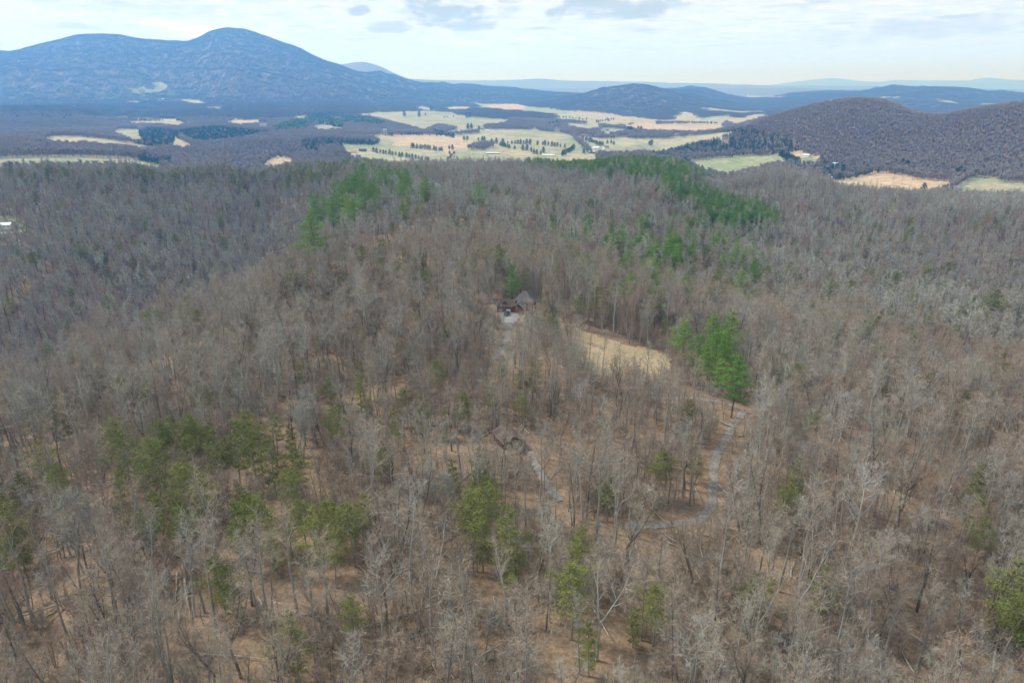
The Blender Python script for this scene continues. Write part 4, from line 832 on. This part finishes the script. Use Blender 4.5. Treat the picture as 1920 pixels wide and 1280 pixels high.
# -- valley and hills, tree by tree to 3.8 km
X, Y = grid(7.8, 1250, 3800, 39.5); Z = height(X, Y); k = ~open_ground(X, Y, Z, 11, 1) & ~open_ground(X, Y, Z, 5, 1) & not_hidden(X, Y, Z, 18)
qx, qy = project(X, Y, Z + 8)
for f_ in FAR: k &= ~((np.abs(qx - f_[0]) < 3 + f_[2] * .28) & (qy > f_[1] - 2.5) & (qy < f_[1] + 9))
X, Y, Z = X[k], Y[k], Z[k]; K = ever_kind(X, Y, Z, 6); n = len(X)
ii = np.array(IDX['far'])[rng.integers(0, 6, n)]; c = K == 1; ii[c] = np.array(IDX['farpine'])[rng.integers(0, 3, c.sum())]
c = (K == 2) | ((K == 0) & (rng.random(n) < .015)); ii[c] = np.array(IDX['farever'])[rng.integers(0, 3, c.sum())]
s = rng.uniform(.65, 1.1, n); scatter('valley_woodland', X, Y, Z - .2, rotz(n, .03), np.stack([s * 1.15, s * 1.15, s], 1), ii); NV = n
# -- beyond, in clumps of trees
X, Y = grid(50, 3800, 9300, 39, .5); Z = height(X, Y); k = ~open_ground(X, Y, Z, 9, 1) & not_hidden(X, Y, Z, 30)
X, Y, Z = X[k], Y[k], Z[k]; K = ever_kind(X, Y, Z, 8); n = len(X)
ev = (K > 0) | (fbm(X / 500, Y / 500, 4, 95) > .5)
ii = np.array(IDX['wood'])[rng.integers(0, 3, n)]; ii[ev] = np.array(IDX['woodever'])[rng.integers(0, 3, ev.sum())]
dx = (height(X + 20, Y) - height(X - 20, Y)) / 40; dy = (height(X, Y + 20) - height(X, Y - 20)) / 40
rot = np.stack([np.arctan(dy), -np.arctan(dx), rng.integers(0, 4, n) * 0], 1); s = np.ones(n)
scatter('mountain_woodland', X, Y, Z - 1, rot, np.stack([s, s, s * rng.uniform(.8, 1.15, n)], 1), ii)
print('COUNTS', NBARE, NV, n, len(TREES))
# ------------------------------------------------------------------ things, their parts and their words
def root(name, label, cat, loc, rz=0, group=None):
    o = bpy.data.objects.new(name, None); COL.objects.link(o); o.location = loc; o.rotation_euler = (0, 0, rz)
    o['label'] = label; o['category'] = cat
    if group: o['group'] = group
    return o
def part(name, me, parent):
    o = bpy.data.objects.new(name, me); COL.objects.link(o); o.parent = parent; return o
def mbox(V, F, x0, x1, y0, y1, z0, z1):
    n = len(V); V += [(x0, y0, z0), (x1, y0, z0), (x1, y1, z0), (x0, y1, z0), (x0, y0, z1), (x1, y0, z1), (x1, y1, z1), (x0, y1, z1)]
    F += [tuple(n + i for i in f) for f in ((0, 3, 2, 1), (4, 5, 6, 7), (0, 1, 5, 4), (1, 2, 6, 5), (2, 3, 7, 6), (3, 0, 4, 7))]
def bm_part(name, V, F, m, parent):
    me = bpy.data.meshes.new(name); me.from_pydata(V, [], F); me.materials.append(m); me.update(); return part(name, me, parent)
PAL = dict(white=(.72, .72, .70), cream=(.62, .57, .46), brick=(.20, .085, .055), brown=(.085, .042, .03), tanroof=(.36, .26, .17), greyroof=(.13, .125, .12), darkroof=(.105, .10, .10),
           blueroof=(.42, .50, .56), redroof=(.42, .16, .13), whiteroof=(.66, .68, .70), brownroof=(.10, .08, .068), glass=(.03, .04, .05), grey=(.34, .35, .36), green=(.10, .22, .17), deck=(.42, .36, .27), black=(.03, .03, .035), orange=(.27, .13, .08), carblue=(.02, .035, .07), chrome=(.5, .5, .52))
PM = {}
def pm(k):
    if k not in PM:
        PM[k] = solid(k + '_finish', PAL[k], var=.14, scale=3, rough=.3 if k in ('glass', 'carblue', 'chrome') else .8)
        if k == 'brick':
            pass
    return PM[k]
def gable(V, F, x0, x1, y0, y1, z, rise, t=.22):      # ridge along x, with thickness
    ym = (y0 + y1) / 2; n = len(V)
    V += [(x0, y0, z), (x1, y0, z), (x1, y1, z), (x0, y1, z), (x0, ym, z + rise), (x1, ym, z + rise)]
    V += [(x, y, q + t) for x, y, q in V[n:n + 6]]
    F += [tuple(n + i for i in f) for f in ((6, 7, 11, 10), (8, 9, 10, 11), (0, 4, 5, 1), (2, 5, 4, 3), (0, 1, 7, 6), (2, 3, 9, 8), (1, 5, 11, 7), (5, 2, 8, 11), (3, 4, 10, 9), (4, 0, 6, 10))]
def hip(V, F, x0, x1, y0, y1, z, rise, inset, t=.22):
    ym = (y0 + y1) / 2; n = len(V)
    V += [(x0, y0, z), (x1, y0, z), (x1, y1, z), (x0, y1, z), (x0 + inset, ym, z + rise), (x1 - inset, ym, z + rise)]
    V += [(x, y, q + t) for x, y, q in V[n:n + 6]]
    F += [tuple(n + i for i in f) for f in ((6, 7, 11, 10), (8, 9, 10, 11), (7, 8, 11), (9, 6, 10), (3, 2, 1, 0), (0, 1, 7, 6), (1, 2, 8, 7), (2, 3, 9, 8), (3, 0, 6, 9))]
def block(r, w, d, h, rise, wall, roof, x=0, y=0, along='x', style='gable', windows=True, door=True, chimney=False, over=.5):
    """one block of a house: w wide (x), d deep (y); the front looks to -y"""
    V, F = [], []; x0, x1, y0, y1 = x - w / 2, x + w / 2, y - d / 2, y + d / 2
    n = 0; base = [(x0, y0, -2.5), (x1, y0, -2.5), (x1, y1, -2.5), (x0, y1, -2.5), (x0, y0, h), (x1, y0, h), (x1, y1, h), (x0, y1, h)]
    V += base; F += [(0, 1, 5, 4), (1, 2, 6, 5), (2, 3, 7, 6), (3, 0, 4, 7), (4, 5, 6, 7)]
    if style == 'gable':
        if along == 'x': V += [(x0 + .01, y, h + rise * .97), (x1 - .01, y, h + rise * .97)]; F += [(4, 7, 8), (5, 9, 6)]
        else: V += [(x, y0 + .01, h + rise * .97), (x, y1 - .01, h + rise * .97)]; F += [(4, 8, 5), (6, 9, 7)]
    bm_part('wall', V, F, pm(wall), r)
    V, F = [], []
    if style == 'hip': hip(V, F, x0 - over, x1 + over, y0 - over, y1 + over, h, rise, min(w, d) / 2)
    elif along == 'x': gable(V, F, x0 - over, x1 + over, y0 - over, y1 + over, h - .1, rise + .1)
    else:
        gable(V, F, y0 - over, y1 + over, x0 - over, x1 + over, h - .1, rise + .1); V = [(x + (b - x), a, c) for a, b, c in V]; F = [f[::-1] for f in F]
    rf = bm_part('roof', V, F, pm(roof), r)
    if windows:
        k = max(1, int(w / 3.2))
        for fy, s in ((y0, -1), (y1, 1)):
            for i in range(k):
                cx = x0 + (i + .5) * w / k
                if door and s < 0 and i == k // 2: continue
                V, F = [], []; mbox(V, F, cx - .55, cx + .55, min(fy, fy + s * .05), max(fy, fy + s * .05), 1.0, 2.2); wn = bm_part('window', V, F, pm('white'), r)
                V, F = [], []; mbox(V, F, cx - .45, cx + .45, min(fy + s * .04, fy + s * .08), max(fy + s * .04, fy + s * .08), 1.1, 2.1); bm_part('pane', V, F, pm('glass'), wn)
        for fx, s in ((x0, -1), (x1, 1)):
            V, F = [], []; mbox(V, F, min(fx, fx + s * .05), max(fx, fx + s * .05), y - .5, y + .5, 1.0, 2.2); bm_part('window', V, F, pm('glass'), r)
    if door:
        cx = x0 + (max(1, int(w / 3.2)) // 2 + .5) * w / max(1, int(w / 3.2)); V, F = [], []; mbox(V, F, cx - .5, cx + .5, y0 - .07, y0, 0, 2.1); bm_part('door', V, F, pm('brown' if wall != 'brown' else 'black'), r)
    if chimney:
        V, F = [], []; mbox(V, F, x0 + w * .25 - .45, x0 + w * .25 + .45, y + d * .12, y + d * .12 + .9, h - .2, h + rise + 1.1); bm_part('chimney', V, F, pm('brick'), r)
    return rf
def house(name, label, px, py, w, d, h, rise, wall, roof, rz=0, cat='house', group=None, dmin=1000, **kw):
    x, y, z = ground_at(px, py, 1.2, dmin); a = -atan2(x, y)
    r = root(name, label, cat, (x, y, z - .3), a + R(rz), group); block(r, w, d, h, rise, wall, roof, **kw); return r
def drape(name, outline_px, m, lift=.14, step=.8, props=None):
    pts = [ground_at(*q)[:2] for q in outline_px]; P_ = np.array(pts); a, b = P_.min(0), P_.max(0)
    xs = np.arange(a[0], b[0] + step, step); ys = np.arange(a[1], b[1] + step, step); X, Y = np.meshgrid(xs, ys, indexing='ij')
    ins = inpoly(X + step / 2, Y + step / 2, pts)[:-1, :-1]; V = np.stack([X, Y, height(X, Y) + lift], -1).reshape(-1, 3); i, j = np.nonzero(ins); n = len(ys)
    q = np.stack([i * n + j, (i + 1) * n + j, (i + 1) * n + j + 1, i * n + j + 1], 1); u, inv = np.unique(q, return_inverse=True)
    return link_mesh(name, V[u], inv.reshape(-1, 4), m, None, props or {'kind': 'structure'}, smooth=True)
def ribbon(name, X, Y, w, m, lift=.13):
    T = np.stack([np.gradient(X), np.gradient(Y)], 1); T /= np.linalg.norm(T, axis=1)[:, None]; N = np.stack([-T[:, 1], T[:, 0]], 1); V = []; K_ = 5
    for s in np.linspace(-1, 1, K_):
        ww = w / 2 * (1 + .12 * np.sin(np.arange(len(X)) * .9 + s)); x = X + N[:, 0] * s * ww; y = Y + N[:, 1] * s * ww; V.append(np.stack([x, y, height(x, y) + lift + .05 * (1 - abs(s))], 1))
    V = np.concatenate(V); n = len(X); q = np.array([[k * n + i, k * n + i + 1, (k + 1) * n + i + 1, (k + 1) * n + i] for k in range(K_ - 1) for i in range(n - 1)])[:, ::-1]
    return link_mesh(name, V, q.copy(), m, None, {'kind': 'structure'}, smooth=True)
def resamp(X, Y, st=1.5):
    d = np.concatenate([[0], np.cumsum(np.hypot(np.diff(X), np.diff(Y)))]); q = np.arange(0, d[-1], st); return np.interp(q, d, X), np.interp(q, d, Y)
for nm, (X, Y) in zip(('gravel_lane', 'gravel_drive', 'cabin_drive'), ROADXY): ribbon(nm, *resamp(X, Y), 2.4, M['gravel'])
drape('parking_court', [(937, 588), (948, 585), (972, 587), (976, 595), (968, 603), (957, 611), (948, 612), (938, 602)], M['concrete'], lift=.2)
drape('patio', [(918, 572), (930, 571), (934, 578), (930, 584), (920, 583), (916, 578)], M['tan'], lift=.25)

# ---- the brick house: brick wing with dormer in front, steep grey hipped main roof behind
def brick_house():
    x, y, z = ground_at(961, 586); r = root('brick_house', 'brick house with steep dark grey hipped roof at the end of the gravel drive', 'house', (x, y + 5, z - .2), -atan2(x, y) + R(-14))
    r.scale = (.82,) * 3
    block(r, 9.5, 7, 3.4, 3.3, 'brick', 'brownroof', x=-2.5, y=-3, along='x', chimney=False)
    block(r, 11, 10, 4.6, 5.2, 'brick', 'darkroof', x=6, y=5, style='hip', chimney=True)
    block(r, 6, 6, 3.2, 2.6, 'brick', 'greyroof', x=4.5, y=-3.6, along='y')
    block(r, 2.2, 2.2, 5.2, 1.1, 'brick', 'brownroof', x=-3.4, y=-4.6, along='y', door=False, over=.25)
    V, F = [], []
    for k in (0, 1): mbox(V, F, -6.4 + k * 3, -3.9 + k * 3, -6.58, -6.5, 0, 2.3)
    for k in (0, 1):
        V, F = [], []; mbox(V, F, -6.6 + k * 4.6, -4.2 + k * 4.6, -6.6, -6.5, 0, 2.3); bm_part('garage_door', V, F, pm('white' if k else 'grey'), r)
    return r
brick_house()
def cabin():
    x, y, z = ground_at(952, 838); r = root('cabin', 'dark brown gabled cabin half hidden behind bare trees above the gravel lane', 'cabin', (x, y + 2, z), -atan2(x, y) + R(24))
    r.scale = (.82,) * 3
    block(r, 6.5, 9, 3.0, 2.0, 'brown', 'brownroof', along='y', chimney=False, over=.7)
    V, F = [], []; mbox(V, F, -6.5, 1.5, -7.6, -4.6, .3, .5)
    for px_ in (-6.2, -2.5, 1.2): mbox(V, F, px_ - .1, px_ + .1, -7.5, -7.3, -2, .3)
    bm_part('deck', V, F, pm('deck'), r)
    V, F = [], []
    for k in range(9): mbox(V, F, -6.5 + k, -6.42 + k, -7.58, -7.50, .5, 1.4)
    mbox(V, F, -6.5, 1.58, -7.62, -7.46, 1.4, 1.48); bm_part('railing', V, F, pm('deck'), r)
    return r
cabin()
x, y, z = ground_at(720, 474); r = root('hip_roofed_house', 'grey house with tan hipped roof among bare trees left of centre', 'house', (x, y, z), -atan2(x, y) + R(8)); block(r, 12, 8, 3.4, 3.6, 'grey', 'tanroof', style='hip', chimney=False)
x, y, z = ground_at(814, 362); r = root('pale_roofed_house', 'grey house with pale blue roof beside bright pines on the ridge', 'house', (x, y, z), -atan2(x, y) + R(62)); block(r, 13, 8, 5.5, 3.2, 'grey', 'blueroof', chimney=True)
x, y, z = ground_at(931, 566); r = root('garden_shed', 'small grey shed with orange roof just behind the round patio', 'shed', (x, y, z), .3); block(r, 4.2, 3.4, 2.2, 1.2, 'grey', 'orange', windows=False)
for (px, py, w, d, h, rise, wall, roof, rz, words_) in FAR:
    nm = 'barn' if 'barn' in words_ else 'shed' if 'shed' in words_ else 'trailer' if 'trailer' in words_ else 'farm_building' if 'building' in words_ else 'house'
    house('small_' + nm if nm == 'shed' else nm, words_, px, py, w * 1.45, d * 1.3, h * 1.15, rise * 1.15, wall, roof, rz, nm.replace('farm_', ''), 'far buildings')
x, y, z = ground_at(4, 428); r = root('white_roofed_building', 'white roofed building in the clearing at the far left edge', 'building', (x, y, z), .2); block(r, 16, 7, 3, 1.6, 'white', 'whiteroof')

def car(name, label, px, py, col, rz):
    x, y, z = ground_at(px, py); r = root(name, label, 'car', (x, y, z + .18), R(rz))
    prof = [(-2.2, .35), (-2.2, .85), (-1.9, 1.0), (-1.2, 1.05), (-.7, 1.5), (.9, 1.52), (1.5, 1.05), (2.15, .9), (2.2, .35)]
    V = [(a, s, b) for s in (-.85, .85) for a, b in prof]; n = len(prof); F = [tuple(range(n))[::-1], tuple(range(n, 2 * n))] + [(i, (i + 1) % n, n + (i + 1) % n, n + i) for i in range(n)]
    bm_part('body', V, F, pm(col), r)
    V, F = [], []; V = [(-1.13, -.7, 1.09), (-.72, -.7, 1.47), (-.72, .7, 1.47), (-1.13, .7, 1.09)]; V = [(a - .03, b, c + .03) for a, b, c in V]; bm_part('windscreen', V, [(0, 1, 2, 3)], pm('glass'), r)
    for s in (-.87, .87): bm_part('side_window', [(-1.0, s, 1.08), (1.35, s, 1.08), (.85, s, 1.45), (-.65, s, 1.45)], [(0, 1, 2, 3)], pm('glass'), r)
    for wx in (-1.4, 1.4):
        for s in (-.8, .8):
            V = [(wx + .34 * cos(k * pi / 6), s + t, .32 + .34 * sin(k * pi / 6)) for t in (-.12, .12) for k in range(12)]; F = [tuple(range(12)), tuple(range(12, 24))[::-1]] + [(k, (k + 1) % 12, 12 + (k + 1) % 12, 12 + k) for k in range(12)]; bm_part('wheel', V, F, pm('black'), r)
    for s in (-.6, .6): V, F = [], []; mbox(V, F, -2.24, -2.19, s - .15, s + .15, .62, .78); bm_part('headlight', V, F, pm('chrome'), r)
car('parked_car', 'dark blue car parked on the paved court before the brick wing', 950, 591, 'carblue', 75)
car('parked_car', 'black car parked beside the brown cabin', 970, 848, 'black', 160)
for px, py, h, lab in ((983, 595, 1.6, 'small white garden statue at the right edge of the court'), (989, 592, 2.2, 'taller white garden statue right of the court'), (1001, 582, 2.6, 'pale upright post at the right corner of the brick house')):
    x, y, z = ground_at(px, py); g = Geo(); g.tube([np.array((0, 0, 0)), np.array((0, 0, .3)), np.array((0, 0, .32)), np.array((0, 0, h * .6)), np.array((0, 0, h * .8)), np.array((0, 0, h))], [.35, .35, .18, .24, .12, .16], 8)
    o = part('garden_statue' if 'statue' in lab else 'white_post', g.mesh('garden_statue', pm('white')), None); o.location = (x, y, z); o['label'] = lab; o['category'] = 'statue' if 'statue' in lab else 'post'
x, y, z = ground_at(671, 214, 0, 1500); g = Geo(); g.tube([np.array((0, 0, -1)), np.array((0, 0, 75.))], [1.6, .8], 4); 
x, y, z = ground_at(711, 211, 0, 1500); o = part('radio_mast', g.mesh('radio_mast', pm('grey')), None); o.location = (x, y, z); o['label'] = 'thin grey radio mast standing behind the upper pasture'; o['category'] = 'mast'

# ---- single plants seen in the photograph
for q in PLANTS:
    o = root(q['name'], q['lab'], 'tree', (q['x'], q['y'], q['z'] - .1), rng.uniform(0, 6.28), q['group']); o.scale = (q['s'],) * 3
    for n_, me in T0[q['shape']]: part(n_, me, o)
def barefield(px, py, h, lab):
    x, y, z = ground_at(px, py, 3, 1000); D_ = math.hypot(x, y); s = h * D_ / FPX / 22; o = root('bare_tree', lab, 'tree', (x, y, z - .2), rng.uniform(0, 6), 'bare trees in the far fields'); o.scale = (s,) * 3
    for n_, me in T0['bare0']: part(n_, me, o)
for k, (px, py, h) in enumerate([(1577, 346, 14), (1630, 352, 16), (1644, 352, 16), (1674, 345, 16), (1690, 344, 18), (1708, 346, 16)]): barefield(px, py, h, f'{("leftmost", "second", "third", "fourth", "fifth", "rightmost")[k]} bare tree {"from left " if 0 < k < 5 else ""}before the orange field at right')
for px, py, h, lab in ((885, 280, 9, 'lone bare tree in the pale central pasture'), (925, 280, 12, 'bare tree beside the long low grey shed'), (921, 258, 9, 'bare tree in the hedge above the lower pasture'), (741, 256, 9, 'bare tree at the left end of the orange pasture')): barefield(px, py, h, lab)

# ---- fallen trunks one can make out
for (a, b, r0, lab) in [((343, 1060), (357, 1168), .26, 'long pale fallen trunk below the lower left thicket'), ((341, 1130), (326, 1205), .17, 'short bleached log left of the long pale trunk'), ((152, 1062), (186, 1108), .16, 'grey fallen log near the domed tree in the lower left'),
    ((366, 1230), (505, 1241), .15, 'thin grey log lying level near the bottom edge'), ((284, 930), (332, 933), .2, 'dark fallen log inside the lower left thicket'), ((168, 910), (238, 911), .12, 'thin level log left of the thicket'), ((484, 1122), (520, 1190), .14, 'pale leaning log right of the thicket cedars'),
    ((760, 1208), (805, 1275), .15, 'pale log sloping to the bottom edge left of centre'), ((802, 1212), (852, 1278), .22, 'broken grey trunk beside the pale sloping log'), ((958, 1162), (1002, 1190), .2, 'dark fallen trunk in the bottom centre'), ((985, 1005), (1042, 1011), .13, 'thin pale log right of the lower central cedars'),
    ((1415, 998), (1470, 1010), .16, 'grey log lying right of the lane bend'), ((1342, 1140), (1396, 1142), .2, 'dark log in the wood below the lane'), ((1340, 1170), (1392, 1166), .16, 'lower dark log in the wood below the lane'), ((230, 812), (268, 806), .22, 'dark fallen trunk above the lower left thicket'), ((0, 893), (54, 884), .12, 'thin dark log at the left edge'), ((690, 1070), (690 + 70, 1120), .16, 'brown log left of the bottom centre'), ((1760, 1030), (1805, 1036), .15, 'pale log in the right wood'), ((560, 1155), (640, 1150), .16, 'long thin log above the bottom edge cedar')]:
    A = np.array(ground_at(*a)); B = np.array(ground_at(*b)); rs = np.random.default_rng(int(a[0])); n = 8; t = np.linspace(0, 1, n); P_ = A + (B - A) * t[:, None]; P_[:, 2] = height(P_[:, 0], P_[:, 1]) + r0 + .1 + t * .5; P_[1:-1, :2] += rs.normal(0, .12, (n - 2, 2)); c = A.copy(); g = Geo(); P_ -= c; rad = [r0 * 1.25 * (1 - .7 * q) for q in t]; g.tube(list(P_), rad, 6)
    for k in range(6): q = P_[2 + k % 5]; g.tube([q, q + np.array((rs.normal() * .8, rs.normal() * .8, .3 + rs.random() * .9))], [r0 * .35, .015], 3)
    o = part('fallen_log', g.mesh('fallen_log', M['log']), None); o.location = tuple(c); o['label'] = lab; o['category'] = 'log'; o['group'] = 'fallen trunks on the forest floor'

# ---- the trees of the wood that show largest, each with words that find it
LM = [('the brown cabin', 952, 830, 110, 70), ('the brick house', 962, 580, 90, 45), ('the clearing', 1150, 680, 120, 60), ('the pine clump', 1340, 670, 110, 80), ('the lane bend', 1325, 960, 120, 90), ('the pale sycamore', 1612, 950, 120, 100), ('the cedar thicket', 380, 890, 200, 110)]
def where(px, py):
    best = None
    for n, lx, ly, wx, wy in LM:
        d = math.hypot((px - lx) / wx, (py - ly) / wy)
        if d < 1.6 and (best is None or d < best[0]): best = (d, n, (px - lx) / wx, (py - ly) / wy)
    if best:
        _, n, u, v = best
        if abs(u) > abs(v): return f'{"left" if u < 0 else "right"} of {n}'
        return f'{"behind" if v < 0 else "in front of"} {n}'
    c = ['far left', 'left', 'centre', 'right', 'far right'][int(min(max(px, 0) // 384, 4))]
    rws = [(330, 'on the far ridge'), (430, 'on the ridge'), (560, 'in the upper wood'), (720, 'in the middle wood'), (900, 'in the lower wood'), (1060, 'in the near wood'), (1180, 'in the foremost wood'), (9999, 'at the bottom')]
    return f'{[b for a, b in rws if py < a][0]}, {c}'
TENS = ['', '', 'twenty', 'thirty', 'forty', 'fifty', 'sixty', 'seventy', 'eighty', 'ninety']
def ORDW(i):
    i += 1
    if i <= 20: return ORD[i - 1] or 'first'
    b = i % 10
    if b == 0: return TENS[i // 10].replace('ty', 'tieth')
    return TENS[i // 10] + '-' + ['', 'first', 'second', 'third', 'fourth', 'fifth', 'sixth', 'seventh', 'eighth', 'ninth'][b]
buckets = {}
for t in TREES:
    bx, by = project(t['x'], t['y'], t['z'] + 9 * t['s']); t['px'] = float(bx); t['py'] = float(by)
    if t['kind'] == 'bare_tree': w = f"{ {'grey': 'grey barked', 'dark': 'dark barked', 'pale': 'pale barked'}[t['tone']]} { {'broad': 'broad crowned', 'slender': 'slender', 'forked': 'fork trunked'}[t['form']]} bare tree"; w = ('tall ' if t['s'] > .98 else 'low ' if t['s'] < .8 else '') + w
    elif t['kind'] == 'pine_tree': w = ('tall ' if t['s'] > .85 else 'small ') + 'green wild pine'
    else: w = ('tall ' if t['s'] > .8 else 'small ') + 'olive wild cedar'
    buckets.setdefault((w, where(t['px'], t['py'])), []).append(t)
for (w, ph), L_ in buckets.items():
    L_.sort(key=lambda t: t['px']); n = len(L_)
    for i, t in enumerate(L_):
        lab = f'{w} {ph}' if n == 1 else f'leftmost {w} {ph}' if i == 0 else f'rightmost {w} {ph}' if i == n - 1 else f'{w} {ph}, {ORDW(i)} from left'
        o = root(t['kind'], lab, 'tree', (t['x'], t['y'], t['z'] - .1), t['rz'], {'bare_tree': 'bare trees of the near wood', 'pine_tree': 'pines of the wood', 'cedar_tree': 'cedars of the wood'}[t['kind']]); o.scale = (t['s'],) * 3
        for nm, me in T0[t['shape']]: part(nm, me, o)
